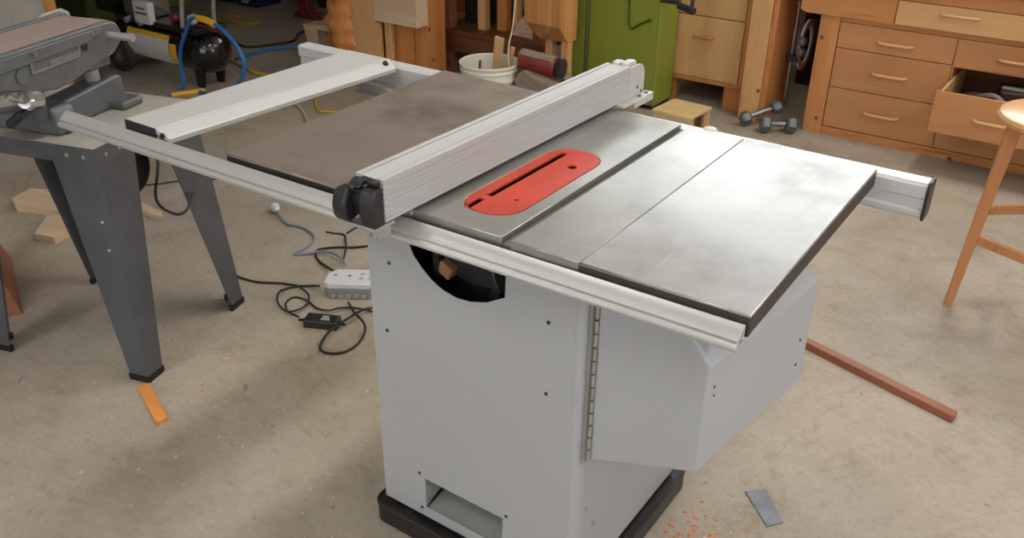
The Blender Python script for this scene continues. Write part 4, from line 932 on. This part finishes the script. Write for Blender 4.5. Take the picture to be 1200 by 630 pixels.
tag(MB().prism([(-2.45,.84),(-2.42,.89),(-2.24,.88),(-2.20,.85),(-2.25,.84)], (0,0,.022), (0,0,0), ('x','y')).build('wood_offcut', 'pine_x', bevel=.002), 'small pointed pale offcut on the floor right of the near stand leg', 'offcut')

# power supply and cables
FPW = Matrix.Translation((-1.165,.885,0)) @ Matrix.Rotation(R(33), 4, 'Z')
pw = thing('power_box', 'light grey outlet box with sockets on the floor by the cabinet', 'power box', (-1.165,.885,0), R(33))
w_, d_ = .088, .055
MB(FPW).prism([(-w_,-d_*.8),(-w_*.8,-d_),(w_*.8,-d_),(w_,-d_*.8),(w_,d_*.8),(w_*.8,d_),(-w_*.6,d_),(-w_,d_*.5)], (0,0,.038), (0,0,0.0), ('x','y')).build('lower_case', 'powerbox_side', pw, .003)
MB(FPW).prism([(-w_,-d_*.8),(-w_*.8,-d_),(w_*.8,-d_),(w_,-d_*.8),(w_,d_*.8),(w_*.8,d_),(-w_*.6,d_),(-w_,d_*.5)], (0,0,.022), (0,0,.0385), ('x','y')).build('upper_case', 'powerbox', pw, .004)
for x, y in ((.04,.02),(.07,.02),(.04,-.015),(.07,-.015)):
    f_ = MB(FPW).lathe((x,y,.0605), (x,y,.07), [(0,.010),(.002,.010)], 14).build('socket', 'white_metal', pw)
    MB(FPW).box((x-.004,y-.003,.0626), (x-.0025,y+.003,.063)).box((x+.0025,y-.003,.0626), (x+.004,y+.003,.063)).build('socket_slot', 'ink', f_)
MB(FPW).box((-.01,.0,.0605), (.0,.01,.0612)).box((-.062,.005,.0605), (-.05,.012,.0612)).build('marking', 'ink', pw)
for i in range(5): MB(FPW).cyl((-.055+.027*i,-d_-.0005,.012), (-.055+.027*i,-d_-.007,.012), .008, 10).build('cable_gland', 'dusty_grey', pw)
FAD = Matrix.Translation((-1.085,.66,0)) @ Matrix.Rotation(R(25), 4, 'Z')
ad = thing('power_adapter', 'black power adapter brick among the cables on the floor', 'power adapter', (-1.085,.66,0), R(25))
MB(FAD).box((-.058,-.027,0), (.058,.027,.03)).build('adapter_case', 'black_plastic', ad, .004, 3)
for i in range(3): MB(FAD).box((.0,-.012+.010*i,.0303), (.03-.004*i,-.008+.010*i,.0306)).build('adapter_print', 'white_ink', ad)
MB(FAD).cyl((-.058,0,.014), (-.085,0,.012), .007, 10, .004).cyl((.058,0,.014), (.08,0,.012), .007, 10, .004).build('strain_relief', 'rubber', ad)
line('power_cord', [(-1.66,.76,.006),(-1.594,.715,.004),(-1.49,.726,.004),(-1.406,.772,.004),(-1.337,.798,.004),(-1.27,.83,.012)], .0042, 'cord_black', 'black cord from the stand leg to the grey outlet box', 'cord', pw)
line('power_cord', [(-1.173,.635,.014),(-1.239,.65,.004),(-1.289,.684,.004),(-1.295,.73,.004),(-1.241,.74,.004),(-1.179,.722,.004),(-1.123,.726,.012),(-1.104,.758,.012),(-1.072,.80,.004),(-1.0,.82,.004),(-.95,.80,.004)], .0036, 'cord_black', 'thin black cord curling from the left of the adapter brick', 'cord', ad)
line('power_cord', [(-1.285,.825,.012),(-1.35,.781,.004),(-1.356,.716,.012),(-1.30,.66,.012),(-1.23,.64,.012),(-1.209,.699,.012),(-1.254,.76,.012),(-1.333,.785,.012)], .0036, 'cord_black', 'black cord coiled in a loop left of the outlet box', 'cord', pw)
line('power_cord', [(-1.11,.81,.008),(-1.036,.761,.02),(-.95,.723,.016),(-.91,.656,.004),(-.906,.585,.004),(-.943,.546,.004),(-.99,.554,.004),(-1.02,.625,.016),(-1.02,.70,.022),(-1.02,.80,.018),(-.98,.86,.008)], .0044, 'cord_black', 'thick black cord in a wide loop right of the adapter brick', 'cord', pw)
line('power_cord', [(-1.30,1.22,.006),(-1.35,1.182,.004),(-1.391,1.134,.004),(-1.445,1.095,.004),(-1.488,1.045,.004),(-1.476,1.01,.004),(-1.414,.97,.004),(-1.30,.93,.02)], .0046, 'cord_black', 'black cord arching behind the grey outlet box', 'cord', pw)
line('power_cord', [(-1.58,1.17,.004),(-1.55,1.177,.004),(-1.503,1.192,.004),(-1.46,1.157,.004),(-1.40,1.10,.016),(-1.34,1.02,.012)], .0036, 'cord_black', 'short black cord rising from the back of the outlet box', 'cord', pw)
line('power_cord', [(-1.503,1.21,.004),(-1.51,1.284,.004),(-1.523,1.375,.004),(-1.50,1.5,.004)], .0036, 'cord_black', 'black cord running back below the fence handle', 'cord', pw)
line('extension_cord', [(-2.72,.95,.004),(-2.627,1.004,.004),(-2.55,1.06,.004),(-2.491,1.152,.004),(-2.414,1.233,.004),(-2.314,1.306,.004)], .0036, 'cord_black', 'thin dark cable lying on the floor behind the stand', 'cable')
gc = thing('plug_cable', 'grey blue cable with a clear round plug on the floor', 'cable', (-1.7,1.1,0))
MB().tube([(-1.862,1.165,.02),(-1.767,1.127,.006),(-1.696,1.139,.0055),(-1.611,1.123,.0055),(-1.558,1.077,.0055),(-1.537,1.001,.0055),(-1.537,.957,.0055),(-1.502,.985,.0055),(-1.45,1.03,.014),(-1.36,1.02,.024),(-1.29,.98,.03)], .0052, 8).build('cable', 'cord_grey', gc)
MB().lathe((-1.905,1.19,.022), (-1.855,1.162,.020), [(0,.018),(.006,.0205),(.02,.0205),(.034,.014),(.05,.008)], 16).cyl((-1.915,1.19,.028), (-1.93,1.2,.028), .003, 6).cyl((-1.915,1.2,.018), (-1.93,1.21,.018), .003, 6).build('plug', 'powerbox', gc)
line('extension_cord', [(-2.96,2.50,.004),(-2.90,2.42,.004),(-2.813,2.317,.004),(-2.69,2.223,.004),(-2.60,2.26,.004)], .007, 'yellow_hose', 'short bright yellow cord on the floor behind the left wing', 'cord')
line('extension_cord', [(-2.98,2.24,.004),(-2.928,2.232,.004),(-2.834,2.208,.004),(-2.688,2.119,.004),(-2.6,2.05,.004)], .008, 'cord_beige', 'beige cord on the floor beside the yellow cord', 'cord')

# shavings
def litter(name, mat, label, spots, size):
    m = MB()
    for cx, cy, sx_, sy_, n_ in spots:
        for _ in range(n_):
            x, y = random.gauss(cx, sx_), random.gauss(cy, sy_)
            if CX0-.06 < x < CX1+.05 and .06 < y < .7: continue
            if x < X0+.1 or x > X1-.1 or y > 3.2: continue
            s_ = size*random.uniform(.3, 1.2); a = random.uniform(0, 6.28); t = random.uniform(.0004, .002)
            u = Vector((math.cos(a), math.sin(a), 0))*s_; w = Vector((-math.sin(a), math.cos(a), 0))*s_*random.uniform(.25,.7); c = Vector((x, y, .0004))
            m.hexa([c-u-w, c+u-w, c+u+w, c-u+w], [c-u*.6-w+Vector((0,0,t)), c+u-w*.5+Vector((0,0,t)), c+u*.7+w+Vector((0,0,t*1.5)), c-u+w*.6+Vector((0,0,t))])
    o = m.build(name, mat, origin=(0,0,0)); return tag(o, label, 'wood chips', kind='stuff')
litter('wood_chips', 'chips', 'pale wood chips scattered over the concrete floor', [(-.85,.35,.35,.3,190),(-1.3,.5,.25,.25,110),(.35,.55,.12,.15,70),(.7,1.2,.6,.6,60),(-1.6,1.6,.6,.6,60),(-.6,-.1,.3,.2,60)], .0045)
litter('orange_shavings', 'orange_chips', 'orange red shavings on the floor beside the mobile base', [(.31,.42,.03,.07,110),(.36,.5,.06,.08,60),(-1.15,.25,.05,.08,8)], .005)

# ================================================================ camera and view
f_px, yaw, pitch, roll = 1053.79, -.60204, .49865, .01152
cy_, sy_ = math.cos(yaw), math.sin(yaw); cp, sp = math.cos(pitch), math.sin(pitch)
fw = Vector((sy_*cp, cy_*cp, -sp)); rt = Vector((cy_, -sy_, 0)); up = rt.cross(fw)
cr, sr = math.cos(roll), math.sin(roll)
r2 = rt*cr+up*sr; u2 = up*cr-rt*sr
cam = bpy.data.cameras.new('camera'); co = bpy.data.objects.new('camera', cam); col.objects.link(co)
cam.sensor_fit = 'HORIZONTAL'; cam.sensor_width = 36; cam.lens = f_px/1200*36; cam.clip_start = .02; cam.clip_end = 60
mw = Matrix((r2, u2, -fw)).transposed().to_4x4(); mw.translation = Vector((.89095,-1.09425,1.62072)); co.matrix_world = mw
sc.camera = co
w = bpy.data.worlds.new('sky'); sc.world = w; w.use_nodes = True
w.node_tree.nodes['Background'].inputs['Color'].default_value = (.85,.93,1,1); w.node_tree.nodes['Background'].inputs['Strength'].default_value = 3.0
sc.view_settings.view_transform = 'Standard'; sc.view_settings.look = 'None'; sc.view_settings.gamma = 1
sc.view_settings.use_curve_mapping = False; sc.view_settings.exposure = -0.80
